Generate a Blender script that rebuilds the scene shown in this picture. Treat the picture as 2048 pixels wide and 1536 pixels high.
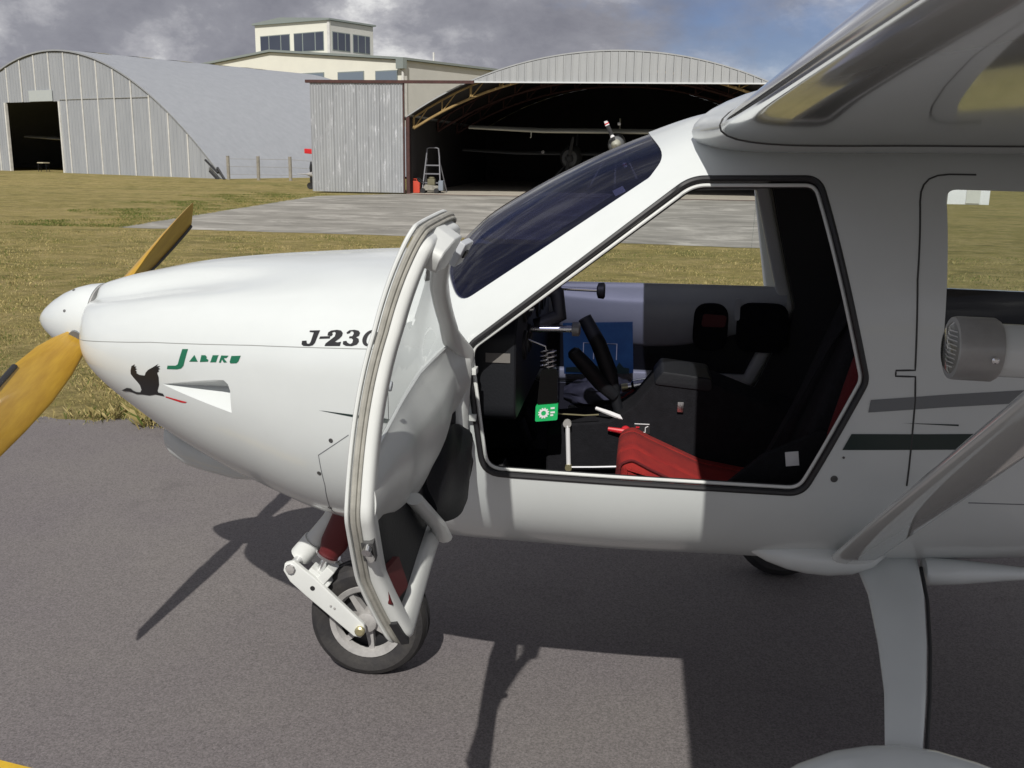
import bpy, bmesh, math, random
import numpy as np
from mathutils import Vector, Matrix
random.seed(7); RNG = np.random.default_rng(7)
for o in list(bpy.data.objects): bpy.data.objects.remove(o)
scene = bpy.context.scene
COL = scene.collection
PI = math.pi
R_ = math.radians

# ------------------------------------------------------------------ camera
EYE = 1.65
PITCH, YAW, ROLL = R_(13.0), R_(-7.0), R_(0.8)
Fv = Vector((math.sin(YAW)*math.cos(PITCH), math.cos(YAW)*math.cos(PITCH), -math.sin(PITCH)))
Rv = Vector((math.cos(YAW), -math.sin(YAW), 0)); Uv = Rv.cross(Fv)
R2 = Rv*math.cos(ROLL)+Uv*math.sin(ROLL); U2 = Uv*math.cos(ROLL)-Rv*math.sin(ROLL)
cam = bpy.data.cameras.new('camera'); camo = bpy.data.objects.new('camera', cam); COL.objects.link(camo)
m3 = Matrix((R2, U2, -Fv)).transposed()
camo.matrix_world = Matrix.Translation((0, 0, EYE)) @ m3.to_4x4()
cam.sensor_width = 36.0; cam.lens = 36.0*2000/2048; cam.clip_start = 0.05; cam.clip_end = 6000
scene.camera = camo

# ------------------------------------------------------------------ light, sky, exposure
SUN_EL = R_(45.0)
sun = bpy.data.lights.new('sun', 'SUN'); sun.energy = 4.2; sun.angle = R_(0.53); sun.color = (1.0, 0.965, 0.9)
suno = bpy.data.objects.new('sun', sun); COL.objects.link(suno)
suno.rotation_euler = Vector((0.02, 1.0, -1.0)).to_track_quat('-Z', 'Y').to_euler()
suno.location = (0, -20, 20)
world = bpy.data.worlds.new('World'); scene.world = world; world.use_nodes = True
nt = world.node_tree; nt.nodes.clear()
def N(t, kind, **kw):
    n = t.nodes.new(kind)
    for k, v in kw.items(): setattr(n, k, v)
    return n
wo = N(nt, 'ShaderNodeOutputWorld'); bg = N(nt, 'ShaderNodeBackground'); bg.inputs[1].default_value = 0.051
sky = N(nt, 'ShaderNodeTexSky', sky_type='NISHITA', sun_disc=False, sun_elevation=SUN_EL, sun_rotation=R_(180.0), air_density=1.0, dust_density=0.25, ozone_density=3.0)
tc = N(nt, 'ShaderNodeTexCoord')
mp = N(nt, 'ShaderNodeMapping'); mp.inputs['Scale'].default_value = (1.0, 1.0, 1.7); mp.inputs['Location'].default_value = (9.0, 9.0, 8.7)
nt.links.new(tc.outputs['Generated'], mp.inputs[0])
n1 = N(nt, 'ShaderNodeTexNoise'); n1.inputs['Scale'].default_value = 2.3; n1.inputs['Detail'].default_value = 7; n1.inputs['Roughness'].default_value = 0.58
n2 = N(nt, 'ShaderNodeTexNoise'); n2.inputs['Scale'].default_value = 6.0; n2.inputs['Detail'].default_value = 8; n2.inputs['Roughness'].default_value = 0.62; n2.inputs['Distortion'].default_value = 0.12
nt.links.new(mp.outputs[0], n1.inputs['Vector']); nt.links.new(mp.outputs[0], n2.inputs['Vector'])
def ramp(t, pts):
    r = N(t, 'ShaderNodeValToRGB'); e = r.color_ramp.elements
    while len(e) < len(pts): e.new(0.5)
    for q, (p, c) in zip(e, pts):
        q.position = p; q.color = (c[0], c[1], c[2], 1) if hasattr(c, '__len__') else (c, c, c, 1)
    return r
cov = ramp(nt, [(0.36, 0.25), (0.48, 1.0)]); nt.links.new(n1.outputs[0], cov.inputs[0])
ccol = ramp(nt, [(0.32, (4.2, 4.25, 5.0)), (0.46, (5.7, 5.75, 6.5)), (0.54, (8.8, 8.8, 9.4)), (0.61, (15, 15, 15))])
nt.links.new(n2.outputs[0], ccol.inputs[0])
wm = N(nt, 'ShaderNodeMixRGB'); nt.links.new(cov.outputs[0], wm.inputs[0])
skt = N(nt, 'ShaderNodeMixRGB', blend_type='MULTIPLY'); skt.inputs[0].default_value = 1.0; skt.inputs[2].default_value = (0.84, 0.88, 1.18, 1); nt.links.new(sky.outputs[0], skt.inputs[1]); nt.links.new(skt.outputs[0], wm.inputs[1]); nt.links.new(ccol.outputs[0], wm.inputs[2])
nt.links.new(wm.outputs[0], bg.inputs[0]); nt.links.new(bg.outputs[0], wo.inputs[0])
vs = scene.view_settings; vs.view_transform = 'Standard'; vs.look = 'None'; vs.exposure = 0.0; vs.gamma = 1.0; vs.use_curve_mapping = False
scene.render.engine = 'CYCLES'

# ------------------------------------------------------------------ materials
MATS = {}
def mat(name, col, rough=0.6, metal=0.0, var=0.0, vscale=8.0, col2=None, bump=0.0, bscale=60.0, coat=0.0, spec=0.5, stretch=None, detail=5.0):
    m = bpy.data.materials.new(name); m.use_nodes = True; t = m.node_tree; p = t.nodes['Principled BSDF']
    p.inputs['Roughness'].default_value = rough; p.inputs['Metallic'].default_value = metal
    p.inputs['Coat Weight'].default_value = coat; p.inputs['Coat Roughness'].default_value = 0.06
    p.inputs['Specular IOR Level'].default_value = spec
    p.inputs['Base Color'].default_value = (*col, 1)
    co = N(t, 'ShaderNodeTexCoord'); src = co.outputs['Object']
    if stretch:
        mpp = N(t, 'ShaderNodeMapping'); mpp.inputs['Scale'].default_value = stretch; t.links.new(src, mpp.inputs[0]); src = mpp.outputs[0]
    if var > 0 or col2:
        nz = N(t, 'ShaderNodeTexNoise'); nz.inputs['Scale'].default_value = vscale; nz.inputs['Detail'].default_value = detail; nz.inputs['Roughness'].default_value = 0.65
        t.links.new(src, nz.inputs['Vector'])
        c2 = col2 if col2 else tuple(max(0, c*(1-var)) for c in col)
        rp = ramp(t, [(0.33, c2), (0.67, col)]); t.links.new(nz.outputs[0], rp.inputs[0]); t.links.new(rp.outputs[0], p.inputs['Base Color'])
    if bump > 0:
        nb = N(t, 'ShaderNodeTexNoise'); nb.inputs['Scale'].default_value = bscale; nb.inputs['Detail'].default_value = 4
        t.links.new(src, nb.inputs['Vector'])
        b = N(t, 'ShaderNodeBump'); b.inputs['Strength'].default_value = bump; b.inputs['Distance'].default_value = 0.01
        t.links.new(nb.outputs[0], b.inputs['Height']); t.links.new(b.outputs[0], p.inputs['Normal'])
    MATS[name] = m
    return m
def glass(name, tint, fac=1.0, rough=0.02, dust=None, dfac=0.0):
    m = bpy.data.materials.new(name); m.use_nodes = True; t = m.node_tree; t.nodes.clear()
    o = N(t, 'ShaderNodeOutputMaterial'); mx = N(t, 'ShaderNodeMixShader'); tr = N(t, 'ShaderNodeBsdfTransparent'); gl = N(t, 'ShaderNodeBsdfGlossy'); fr = N(t, 'ShaderNodeFresnel')
    tr.inputs[0].default_value = (*tint, 1); gl.inputs['Roughness'].default_value = rough; fr.inputs[0].default_value = 1.49
    ml = N(t, 'ShaderNodeMath', operation='MULTIPLY'); ml.inputs[1].default_value = fac
    ge = N(t, 'ShaderNodeNewGeometry'); iv = N(t, 'ShaderNodeMath', operation='SUBTRACT'); iv.inputs[0].default_value = 1.0; t.links.new(ge.outputs['Backfacing'], iv.inputs[1])
    fm = N(t, 'ShaderNodeMath', operation='MULTIPLY'); t.links.new(fr.outputs[0], fm.inputs[0]); t.links.new(iv.outputs[0], fm.inputs[1])      # one reflection per sheet, at its outer face
    t.links.new(fm.outputs[0], ml.inputs[0]); t.links.new(ml.outputs[0], mx.inputs[0]); t.links.new(tr.outputs[0], mx.inputs[1]); t.links.new(gl.outputs[0], mx.inputs[2]); t.links.new(mx.outputs[0], o.inputs[0])
    if dust:      # tinted, slightly dusty sheet: a little of the light scatters in its own colour
        df = N(t, 'ShaderNodeBsdfDiffuse'); df.inputs[0].default_value = (*dust, 1); m2 = N(t, 'ShaderNodeMixShader'); m2.inputs[0].default_value = dfac
        t.links.new(tr.outputs[0], m2.inputs[1]); t.links.new(df.outputs[0], m2.inputs[2]); t.links.new(m2.outputs[0], mx.inputs[1])
    MATS[name] = m; return m

white = mat('white_gelcoat', (0.62, 0.648, 0.644), 0.26, coat=0.5, col2=(0.582, 0.61, 0.606), vscale=2.5)
wingpaint = mat('wing_gelcoat', (0.60, 0.62, 0.605), 0.12, coat=1.0, col2=(0.56, 0.575, 0.56), vscale=2.0)
dwhite = mat('door_white', (0.66, 0.675, 0.655), 0.38, col2=(0.60, 0.615, 0.60), vscale=5)
lining_grey = mat('lining_grey', (0.50, 0.52, 0.55), 0.4, col2=(0.44, 0.46, 0.49), vscale=4)
seal = mat('grey_seal', (0.36, 0.35, 0.31), 0.6, var=0.3, vscale=30)
rubber = mat('black_rubber', (0.018, 0.018, 0.02), 0.5)
tyre_m = mat('tyre_rubber', (0.022, 0.021, 0.023), 0.8, col2=(0.042, 0.039, 0.037), vscale=14, bump=0.2, bscale=90)
blackv = mat('black_vinyl', (0.011, 0.012, 0.015), 0.55, bump=0.08, bscale=160, spec=0.3)
blackf = mat('black_fabric', (0.013, 0.013, 0.016), 0.95, bump=0.3, bscale=300, var=0.3, vscale=40, spec=0.15)
redf_shaded = mat('shaded_red_fabric', (0.10, 0.006, 0.008), 0.95, bump=0.5, bscale=320)  # seat red darkened, so the bolsters' shade is in the colour
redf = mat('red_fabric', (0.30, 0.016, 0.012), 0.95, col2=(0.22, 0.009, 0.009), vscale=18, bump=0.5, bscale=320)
dkred = mat('dark_red_rubber', (0.10, 0.008, 0.010), 0.6)
redp = mat('red_plastic', (0.55, 0.02, 0.03), 0.35)
chrome = mat('bright_metal', (0.75, 0.75, 0.76), 0.22, metal=1.0)
alloy = mat('cast_alloy', (0.42, 0.41, 0.40), 0.5, metal=0.15, var=0.25, vscale=30)
brass = mat('zinc_plate', (0.55, 0.5, 0.3), 0.4, metal=0.8)
wood = mat('yellow_prop_lacquer', (0.47, 0.285, 0.030), 0.38, coat=0.3, col2=(0.36, 0.20, 0.022), vscale=2.5, stretch=(46, 3.0, 7.0), detail=8)
woodback = mat('dark_prop_lacquer', (0.23, 0.12, 0.03), 0.4, col2=(0.17, 0.085, 0.02), vscale=3.0, stretch=(30, 1.5, 1.5))
decal_black = mat('decal_black', (0.012, 0.012, 0.014), 0.35)
decal_green = mat('decal_green', (0.012, 0.13, 0.07), 0.35)
decal_red = mat('decal_red', (0.55, 0.02, 0.025), 0.35)
decal_grey = mat('decal_grey', (0.16, 0.17, 0.18), 0.35)
decal_dark = mat('decal_charcoal', (0.012, 0.026, 0.024), 0.35)
line_m = mat('panel_gap', (0.05, 0.05, 0.05), 0.8)
screw_m = mat('screw_steel', (0.12, 0.12, 0.12), 0.45, metal=0.6)
paper = mat('paper_white', (0.72, 0.72, 0.74), 0.7)
bluep = mat('print_blue', (0.010, 0.042, 0.13), 0.4, col2=(0.025, 0.10, 0.23), vscale=6)
clear = glass('clear_perspex', (0.93, 0.95, 0.95))
tint = glass('tinted_perspex', (0.44, 0.45, 0.55), 1.0, 0.03, (0.05, 0.07, 0.24), 0.035)
bottle_g = glass('green_bottle', (0.03, 0.20, 0.10), 1.0, 0.05)
labelg = mat('label_green', (0.01, 0.42, 0.12), 0.5)
housing = mat('light_housing', (0.34, 0.34, 0.335), 0.3, metal=0.2, var=0.2, vscale=20)
lamp_glass = glass('lamp_glass', (0.75, 0.75, 0.72), 1.0)

# ------------------------------------------------------------------ mesh helpers
class MB:
    def __init__(s): s.v = []; s.f = []; s.m = []
    def add(s, vs, fs, mi=0):
        b = len(s.v); s.v += [tuple(float(c) for c in p) for p in vs]
        for f in fs: s.f.append(tuple(b+i for i in f)); s.m.append(mi)
    def box(s, c, d, rot=0.0, mi=0, tilt=None):
        x, y, z = d[0]/2, d[1]/2, d[2]/2
        P = [Vector((i*x, j*y, k*z)) for i in (-1, 1) for j in (-1, 1) for k in (-1, 1)]
        M = Matrix.Rotation(rot, 3, 'Z')
        if tilt: M = Matrix.Rotation(tilt[0], 3, tilt[1]) if not rot else M @ Matrix.Rotation(tilt[0], 3, tilt[1])
        s.add([M @ p + Vector(c) for p in P], [(0, 1, 3, 2), (4, 6, 7, 5), (0, 4, 5, 1), (2, 3, 7, 6), (0, 2, 6, 4), (1, 5, 7, 3)], mi)
        return s
    def rings(s, rs, closed=False, cap=True, mi=0):
        n = len(rs[0]); vs = [p for r in rs for p in r]; fs = []; k = len(rs)
        for i in range(k if closed else k-1):
            for j in range(n):
                a, b, c, d = i*n+j, i*n+(j+1) % n, ((i+1) % k)*n+(j+1) % n, ((i+1) % k)*n+j
                fs.append((a, d, c, b))
        if cap and not closed:
            fs.append(tuple(range(n))); fs.append(tuple(reversed(range((k-1)*n, k*n))))
        s.add(vs, fs, mi); return s
    def tube(s, path, r, seg=12, closed=False, cap=True, mi=0, flat=1.0, up=None):
        P = [Vector(p) for p in path]; n = len(P); rs = []
        prev = None
        for i in range(n):
            a = P[i-1] if (i > 0 or closed) else P[i]; b = P[(i+1) % n] if (i < n-1 or closed) else P[i]
            t = (b-a).normalized()
            if up is not None: u = Vector(up)
            elif prev is None: u = Vector((0, 0, 1)) if abs(t.z) < 0.9 else Vector((1, 0, 0))
            else: u = prev
            u = (u - t*u.dot(t)).normalized(); prev = u; w = t.cross(u)
            rr = r[i] if hasattr(r, '__len__') else r
            rs.append([P[i] + (u*math.cos(2*PI*k/seg)*flat + w*math.sin(2*PI*k/seg))*rr for k in range(seg)])
        return s.rings(rs, closed, cap, mi)
    def sweep(s, path, prof, nrm, closed=False, mi=0):
        # prof: 2D points (across, out); nrm: normal per path point
        P = [Vector(p) for p in path]; n = len(P); rs = []
        for i in range(n):
            a = P[i-1] if (i > 0 or closed) else P[i]; b = P[(i+1) % n] if (i < n-1 or closed) else P[i]
            t = (b-a).normalized(); u = Vector(nrm[i]); u = (u-t*u.dot(t)).normalized(); w = t.cross(u)
            rs.append([P[i]+w*q[0]+u*q[1] for q in prof])
        return s.rings(rs, closed, True, mi)
    def lathe(s, prof, o, ax, seg=24, mi=0, cap=True):
        ax = Vector(ax).normalized(); u = Vector((0, 0, 1)) if abs(ax.z) < 0.9 else Vector((1, 0, 0)); u = (u-ax*u.dot(ax)).normalized(); w = ax.cross(u); o = Vector(o)
        rs = [[o+ax*t+(u*math.cos(2*PI*k/seg)+w*math.sin(2*PI*k/seg))*max(r, 1e-5) for k in range(seg)] for t, r in prof]
        return s.rings(rs, False, cap, mi)
    def prism(s, poly, fn, d, mi=0):
        # poly 2D -> fn(a,b,depth)
        n = len(poly); s.add([fn(a, b, 0) for a, b in poly]+[fn(a, b, d) for a, b in poly],
            [tuple(range(n)), tuple(reversed(range(n, 2*n)))]+[(i, n+i, n+(i+1) % n, (i+1) % n) for i in range(n)], mi); return s
    def grid(s, fn, nu, nv, mi=0):
        vs = [fn(i/(nu-1), j/(nv-1)) for i in range(nu) for j in range(nv)]
        s.add(vs, [(i*nv+j, (i+1)*nv+j, (i+1)*nv+j+1, i*nv+j+1) for i in range(nu-1) for j in range(nv-1)], mi); return s

def root(name, loc, label, cat, group=None, kind=None):
    o = bpy.data.objects.new(name, None); COL.objects.link(o); o.location = loc; o.empty_display_size = 0.2
    tag(o, label, cat, group, kind); return o
def tag(o, label=None, cat=None, group=None, kind=None):
    for k, v in (('label', label), ('category', cat), ('group', group), ('kind', kind)):
        if v: o[k] = v
    return o
def base_of(p):
    b = Vector((0, 0, 0))
    while p is not None: b += p.location; p = p.parent
    return b
def finish(me, smooth=35, fixn=True):
    if fixn:
        bm = bmesh.new(); bm.from_mesh(me); bmesh.ops.recalc_face_normals(bm, faces=bm.faces); bm.to_mesh(me); bm.free()
    if smooth:
        for p in me.polygons: p.use_smooth = True
        me.set_sharp_from_angle(angle=R_(smooth))
def obj(name, mb, mats, parent=None, smooth=35, bevel=0, fixn=True, loc=None):
    me = bpy.data.meshes.new(name)
    b = base_of(parent) if parent else (Vector(loc) if loc else Vector((0, 0, 0)))
    me.from_pydata([(x-b.x, y-b.y, z-b.z) for x, y, z in mb.v], [], mb.f)
    ms = mats if isinstance(mats, (list, tuple)) else [mats]
    for m in ms: me.materials.append(m)
    if len(ms) > 1: me.polygons.foreach_set('material_index', mb.m)
    if bevel:
        bm = bmesh.new(); bm.from_mesh(me); bmesh.ops.recalc_face_normals(bm, faces=bm.faces)
        es = [e for e in bm.edges if len(e.link_faces) == 2 and e.calc_face_angle(0) > 0.6]
        bmesh.ops.bevel(bm, geom=es, offset=bevel, segments=3, profile=0.6, affect='EDGES', clamp_overlap=True); bm.to_mesh(me); bm.free()
    finish(me, smooth, fixn)
    o = bpy.data.objects.new(name, me); COL.objects.link(o)
    if parent: o.parent = parent
    elif loc: o.location = loc
    return o
def flatmesh(mb_poly, fn, levels=2):
    """2D polygon -> triangulated, subdivided, mapped by fn(a,b)"""
    bm = bmesh.new(); vs = [bm.verts.new((a, b, 0)) for a, b in mb_poly]; bm.faces.new(vs)
    bmesh.ops.triangulate(bm, faces=bm.faces[:])
    for _ in range(levels): bmesh.ops.subdivide_edges(bm, edges=bm.edges[:], cuts=1, use_grid_fill=True)
    bm.verts.index_update(); mb = MB()
    mb.add([fn(v.co.x, v.co.y) for v in bm.verts], [tuple(v.index for v in f.verts) for f in bm.faces]); bm.free(); return mb
def round_poly(P, r, n=7):
    """round polygon corners; r scalar or list"""
    out = []; k = len(P)
    for i in range(k):
        p = Vector(P[i]); a = Vector(P[i-1])-p; b = Vector(P[(i+1) % k])-p
        rr = r[i] if hasattr(r, '__len__') else r
        la, lb = a.length, b.length; a.normalize(); b.normalize()
        ang = a.angle(b); d = min(rr/math.tan(ang/2), la*0.48, lb*0.48)
        p0, p1 = p+a*d, p+b*d
        for j in range(n):
            t = j/(n-1); out.append(tuple(p0*(1-t)**2+p*2*t*(1-t)+p1*t*t))
    return out
def inset(P, d):
    k = len(P); out = []; A = sum(P[i-1][0]*P[i][1]-P[i][0]*P[i-1][1] for i in range(k)); sg = 1 if A > 0 else -1
    for i in range(k):
        a, b, c = Vector(P[i-1]), Vector(P[i]), Vector(P[(i+1) % k])
        e1 = (b-a).normalized(); e2 = (c-b).normalized() if (c-b).length > 1e-7 else e1
        n = Vector((-(e1.y+e2.y), e1.x+e2.x)).normalized()*sg; cs = max(0.5, math.sqrt(max(0, (1+e1.dot(e2))/2)))
        out.append(tuple(b+n*d/cs))
    return out
def dens(P, step):
    out = []; k = len(P)
    for i in range(k):
        a, b = Vector(P[i]), Vector(P[(i+1) % k]); n = max(1, int((b-a).length/step))
        out += [tuple(a+(b-a)*j/n) for j in range(n)]
    return out
def evalmods(o):
    dg = bpy.context.evaluated_depsgraph_get(); dg.update(); me = bpy.data.meshes.new_from_object(o.evaluated_get(dg)); return me
def boolean(o, cutter, op='DIFFERENCE'):
    md = o.modifiers.new('b', 'BOOLEAN'); md.operation = op; md.object = cutter; md.solver = 'EXACT'
    me = evalmods(o); o.modifiers.clear(); old = o.data; o.data = me; me.name = old.name
def kill(o): bpy.data.objects.remove(o)

# ================================================================== SETTING
def sstep(a, b, x): t = min(max((x-a)/(b-a), 0), 1); return t*t*(3-2*t)
def gh(x, y): return 0.22*sstep(38, 47, y)*sstep(-13.0, -16.5, x)
def surface_mat(name, build):
    m = bpy.data.materials.new(name); m.use_nodes = True; t = m.node_tree; p = t.nodes['Principled BSDF']; co = N(t, 'ShaderNodeTexCoord'); build(t, p, co.outputs['Object']); MATS[name] = m; return m
def noise(t, src, sc, det=5, rough=0.6, dist=0.0, st=None):
    if st:
        mpp = N(t, 'ShaderNodeMapping'); mpp.inputs['Scale'].default_value = st; t.links.new(src, mpp.inputs[0]); src = mpp.outputs[0]
    n = N(t, 'ShaderNodeTexNoise'); n.inputs['Scale'].default_value = sc; n.inputs['Detail'].default_value = det; n.inputs['Roughness'].default_value = rough; n.inputs['Distortion'].default_value = dist
    t.links.new(src, n.inputs['Vector']); return n.outputs[0]
def mixc(t, fac, a, b, mode='MIX'):
    m = N(t, 'ShaderNodeMixRGB', blend_type=mode)
    for i, v in ((0, fac), (1, a), (2, b)):
        if isinstance(v, (int, float)): m.inputs[i].default_value = v
        elif isinstance(v, tuple): m.inputs[i].default_value = (*v, 1)
        else: t.links.new(v, m.inputs[i])
    return m.outputs[0]
def bumpn(t, p, h, s, d=0.01):
    b = N(t, 'ShaderNodeBump'); b.inputs['Strength'].default_value = s; b.inputs['Distance'].default_value = d; t.links.new(h, b.inputs['Height']); t.links.new(b.outputs[0], p.inputs['Normal'])
def b_ground(t, p, c):
    big = ramp(t, [(0.38, 0.0), (0.62, 1.0)]); t.links.new(noise(t, c, 0.22, 4, st=(0.6, 1, 1)), big.inputs[0])
    a = mixc(t, big.outputs[0], (0.300, 0.246, 0.098), (0.225, 0.195, 0.068))
    med = ramp(t, [(0.42, 0.0), (0.66, 1.0)]); t.links.new(noise(t, c, 1.7, 5, 0.7), med.inputs[0])
    a = mixc(t, med.outputs[0], a, (0.355, 0.285, 0.13))
    dk = ramp(t, [(0.52, 0.0), (0.66, 0.75)]); t.links.new(noise(t, c, 1.3, 7, 0.78, 0.6, st=(0.45, 1, 1)), dk.inputs[0])
    a = mixc(t, dk.outputs[0], a, (0.095, 0.090, 0.032))
    gr = ramp(t, [(0.55, 0.0), (0.70, 0.6)]); t.links.new(noise(t, c, 0.45, 6, 0.7, 0.5, st=(0.5, 1, 1)), gr.inputs[0])
    a = mixc(t, gr.outputs[0], a, (0.120, 0.140, 0.040))
    mid = ramp(t, [(0.32, 0.72), (0.68, 1.22)]); t.links.new(noise(t, c, 5.5, 6, 0.75, 0.4, st=(0.6, 1, 1)), mid.inputs[0]); a = mixc(t, 1.0, a, mid.outputs[0], 'MULTIPLY')
    fine = ramp(t, [(0.3, 0.50), (0.7, 1.35)]); nf = noise(t, c, 22, 6, 0.8); t.links.new(nf, fine.inputs[0])
    a = mixc(t, 1.0, a, fine.outputs[0], 'MULTIPLY')
    t.links.new(a, p.inputs['Base Color']); p.inputs['Roughness'].default_value = 0.95; p.inputs['Specular IOR Level'].default_value = 0.1
    bumpn(t, p, nf, 0.8, 0.05)
ground_m = surface_mat('dry_grass_ground', b_ground)
def b_asph(t, p, c):
    big = noise(t, c, 0.7, 3)
    r0 = ramp(t, [(0.35, (0.142, 0.128, 0.132)), (0.65, (0.162, 0.149, 0.144))]); t.links.new(big, r0.inputs[0])
    sp = noise(t, c, 150, 3, 0.8); r1 = ramp(t, [(0.30, 0.55), (0.5, 1.0), (0.72, 1.5)]); t.links.new(sp, r1.inputs[0])
    a = mixc(t, 1.0, r0.outputs[0], r1.outputs[0], 'MULTIPLY')
    vo = N(t, 'ShaderNodeTexVoronoi'); vo.inputs['Scale'].default_value = 120; t.links.new(c, vo.inputs['Vector'])
    r2 = ramp(t, [(0.0, 1.0), (0.17, 0.0)]); t.links.new(vo.outputs['Distance'], r2.inputs[0])
    pick = ramp(t, [(0.52, 0.0), (0.6, 1.0)]); sep = N(t, 'ShaderNodeSeparateColor'); t.links.new(vo.outputs['Color'], sep.inputs[0]); t.links.new(sep.outputs[0], pick.inputs[0])
    fac = mixc(t, 1.0, r2.outputs[0], pick.outputs[0], 'MULTIPLY')
    hue = ramp(t, [(0.0, (0.42, 0.36, 0.27)), (0.5, (0.38, 0.37, 0.38)), (1.0, (0.30, 0.33, 0.36))]); t.links.new(sep.outputs[1], hue.inputs[0])
    a = mixc(t, fac, a, hue.outputs[0])
    st = ramp(t, [(0.60, 1.0), (0.75, 0.78)]); t.links.new(noise(t, c, 1.9, 6, 0.7), st.inputs[0]); a = mixc(t, 1.0, a, st.outputs[0], 'MULTIPLY')
    t.links.new(a, p.inputs['Base Color']); p.inputs['Roughness'].default_value = 0.88; p.inputs['Specular IOR Level'].default_value = 0.25
    bumpn(t, p, sp, 0.45, 0.004)
asphalt_m = surface_mat('worn_asphalt', b_asph)
def b_conc(t, p, c):
    r0 = ramp(t, [(0.35, (0.205, 0.195, 0.170)), (0.65, (0.275, 0.262, 0.232))]); t.links.new(noise(t, c, 0.35, 5, 0.65, st=(0.8, 1.2, 1)), r0.inputs[0])
    r1 = ramp(t, [(0.48, 0.0), (0.66, 1.0)]); t.links.new(noise(t, c, 0.55, 7, 0.75, 0.6, st=(0.7, 1.2, 1)), r1.inputs[0])
    a = mixc(t, r1.outputs[0], r0.outputs[0], (0.43, 0.41, 0.37))
    r2 = ramp(t, [(0.30, 0.62), (0.55, 1.0)]); t.links.new(noise(t, c, 1.0, 6, 0.7, st=(0.7, 1.3, 1)), r2.inputs[0]); a = mixc(t, 1.0, a, r2.outputs[0], 'MULTIPLY')
    t.links.new(a, p.inputs['Base Color']); p.inputs['Roughness'].default_value = 0.9
concrete_m = surface_mat('stained_concrete', b_conc)
floor_m = mat('hangar_floor', (0.46, 0.42, 0.35), 0.8, col2=(0.36, 0.33, 0.28), vscale=1.5)
def corr_mat(name, c1, c2, metal, rough, stripes=None):
    def b(t, p, c):
        r0 = ramp(t, [(0.32, c2), (0.68, c1)]); t.links.new(noise(t, c, 1.6, 6, 0.7, 0.2, st=(1.6, 1.6, 0.25)), r0.inputs[0]); a = r0.outputs[0]
        if stripes:
            r1 = ramp(t, [(0.56, 0.0), (0.70, 1.0)]); t.links.new(noise(t, c, 3.0, 6, 0.75, 0.1, st=(2.5, 2.5, 0.5)), r1.inputs[0]); a = mixc(t, r1.outputs[0], a, stripes)
        t.links.new(a, p.inputs['Base Color']); p.inputs['Metallic'].default_value = metal; p.inputs['Roughness'].default_value = rough
    return surface_mat(name, b)
galv = corr_mat('galvanised_sheet', (0.40, 0.418, 0.445), (0.335, 0.352, 0.38), 0.2, 0.5)
galv_door = corr_mat('weathered_galvanised', (0.43, 0.445, 0.46), (0.34, 0.352, 0.37), 0.3, 0.42, (0.68, 0.69, 0.72))
galv_fascia = corr_mat('fascia_sheet', (0.37, 0.38, 0.385), (0.31, 0.32, 0.33), 0.1, 0.55)
batten_m = mat('batten_white', (0.68, 0.67, 0.64), 0.6, var=0.2, vscale=3)
roofg = corr_mat('arched_roof_sheet', (0.385, 0.40, 0.425), (0.335, 0.35, 0.375), 0.25, 0.5)
skylight_m = mat('aged_skylight', (0.42, 0.38, 0.22), 0.6, var=0.25, vscale=2)
cream = mat('cream_cladding', (0.76, 0.75, 0.66), 0.6, col2=(0.72, 0.71, 0.63), vscale=0.7)
grey_and_shade_clad = mat('grey_and_shaded_cladding', (0.56, 0.555, 0.52), 0.6, var=0.08, vscale=0.7)  # side walls' weaker sun put into the colour; plain grey on the shed
trim_m = mat('green_grey_trim', (0.23, 0.26, 0.25), 0.6)
glassdark = mat('window_dark_glass', (0.035, 0.045, 0.07), 0.06, spec=0.8, coat=0.6)
rust_and_shade = mat('red_oxide_and_shaded_steel', (0.075, 0.028, 0.024), 0.7, var=0.4, vscale=4)
truss_m = mat('ochre_truss_paint', (0.34, 0.23, 0.09), 0.7, var=0.3, vscale=5)
darkin = mat('hangar_dark_and_shade', (0.03, 0.027, 0.028), 0.9, var=0.3, vscale=1)
fencepost_m = mat('weathered_post', (0.30, 0.28, 0.24), 0.9, var=0.35, vscale=5)
wire_m = mat('fence_wire', (0.34, 0.34, 0.34), 0.6, metal=0.5)

# ---- ground sheet
xs = [-1800, -900, -450, -220, -120, -70]+list(np.arange(-50, 26, 2.0))+[30, 40, 60, 90, 150, 300, 700, 1800]
ys = [-900, -300, -120, -60, -30, -15, -8, -4, 0, 2, 4]+list(np.arange(6, 72, 2.0))+[80, 100, 130, 180, 260, 400, 700, 1300, 2600]
mb = MB(); nx, ny = len(xs), len(ys)
mb.add([(x, y, gh(x, y)) for x in xs for y in ys], [(i*ny+j, (i+1)*ny+j, (i+1)*ny+j+1, i*ny+j+1) for i in range(nx-1) for j in range(ny-1)])
ground = obj('ground', mb, ground_m); tag(ground, kind='structure')
# ---- asphalt taxiway with ragged far edge
def edge_y(x):
    return 5.66-0.06*(x+3)+0.06*math.sin(x*2.3)+0.05*math.sin(x*5.9+1)+0.04*math.sin(x*13.7)+0.035*math.sin(x*29.1+x*x)
ex = np.arange(-40, 40.01, 0.12); mb = MB()
vs = [(x, edge_y(x), 0.004) for x in ex]+[(x, -30, 0.004) for x in ex]; n = len(ex)
mb.add(vs, [(i, n+i, n+i+1, i+1) for i in range(n-1)])
asph = obj('taxiway', mb, asphalt_m, smooth=0); tag(asph, kind='structure')
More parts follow.
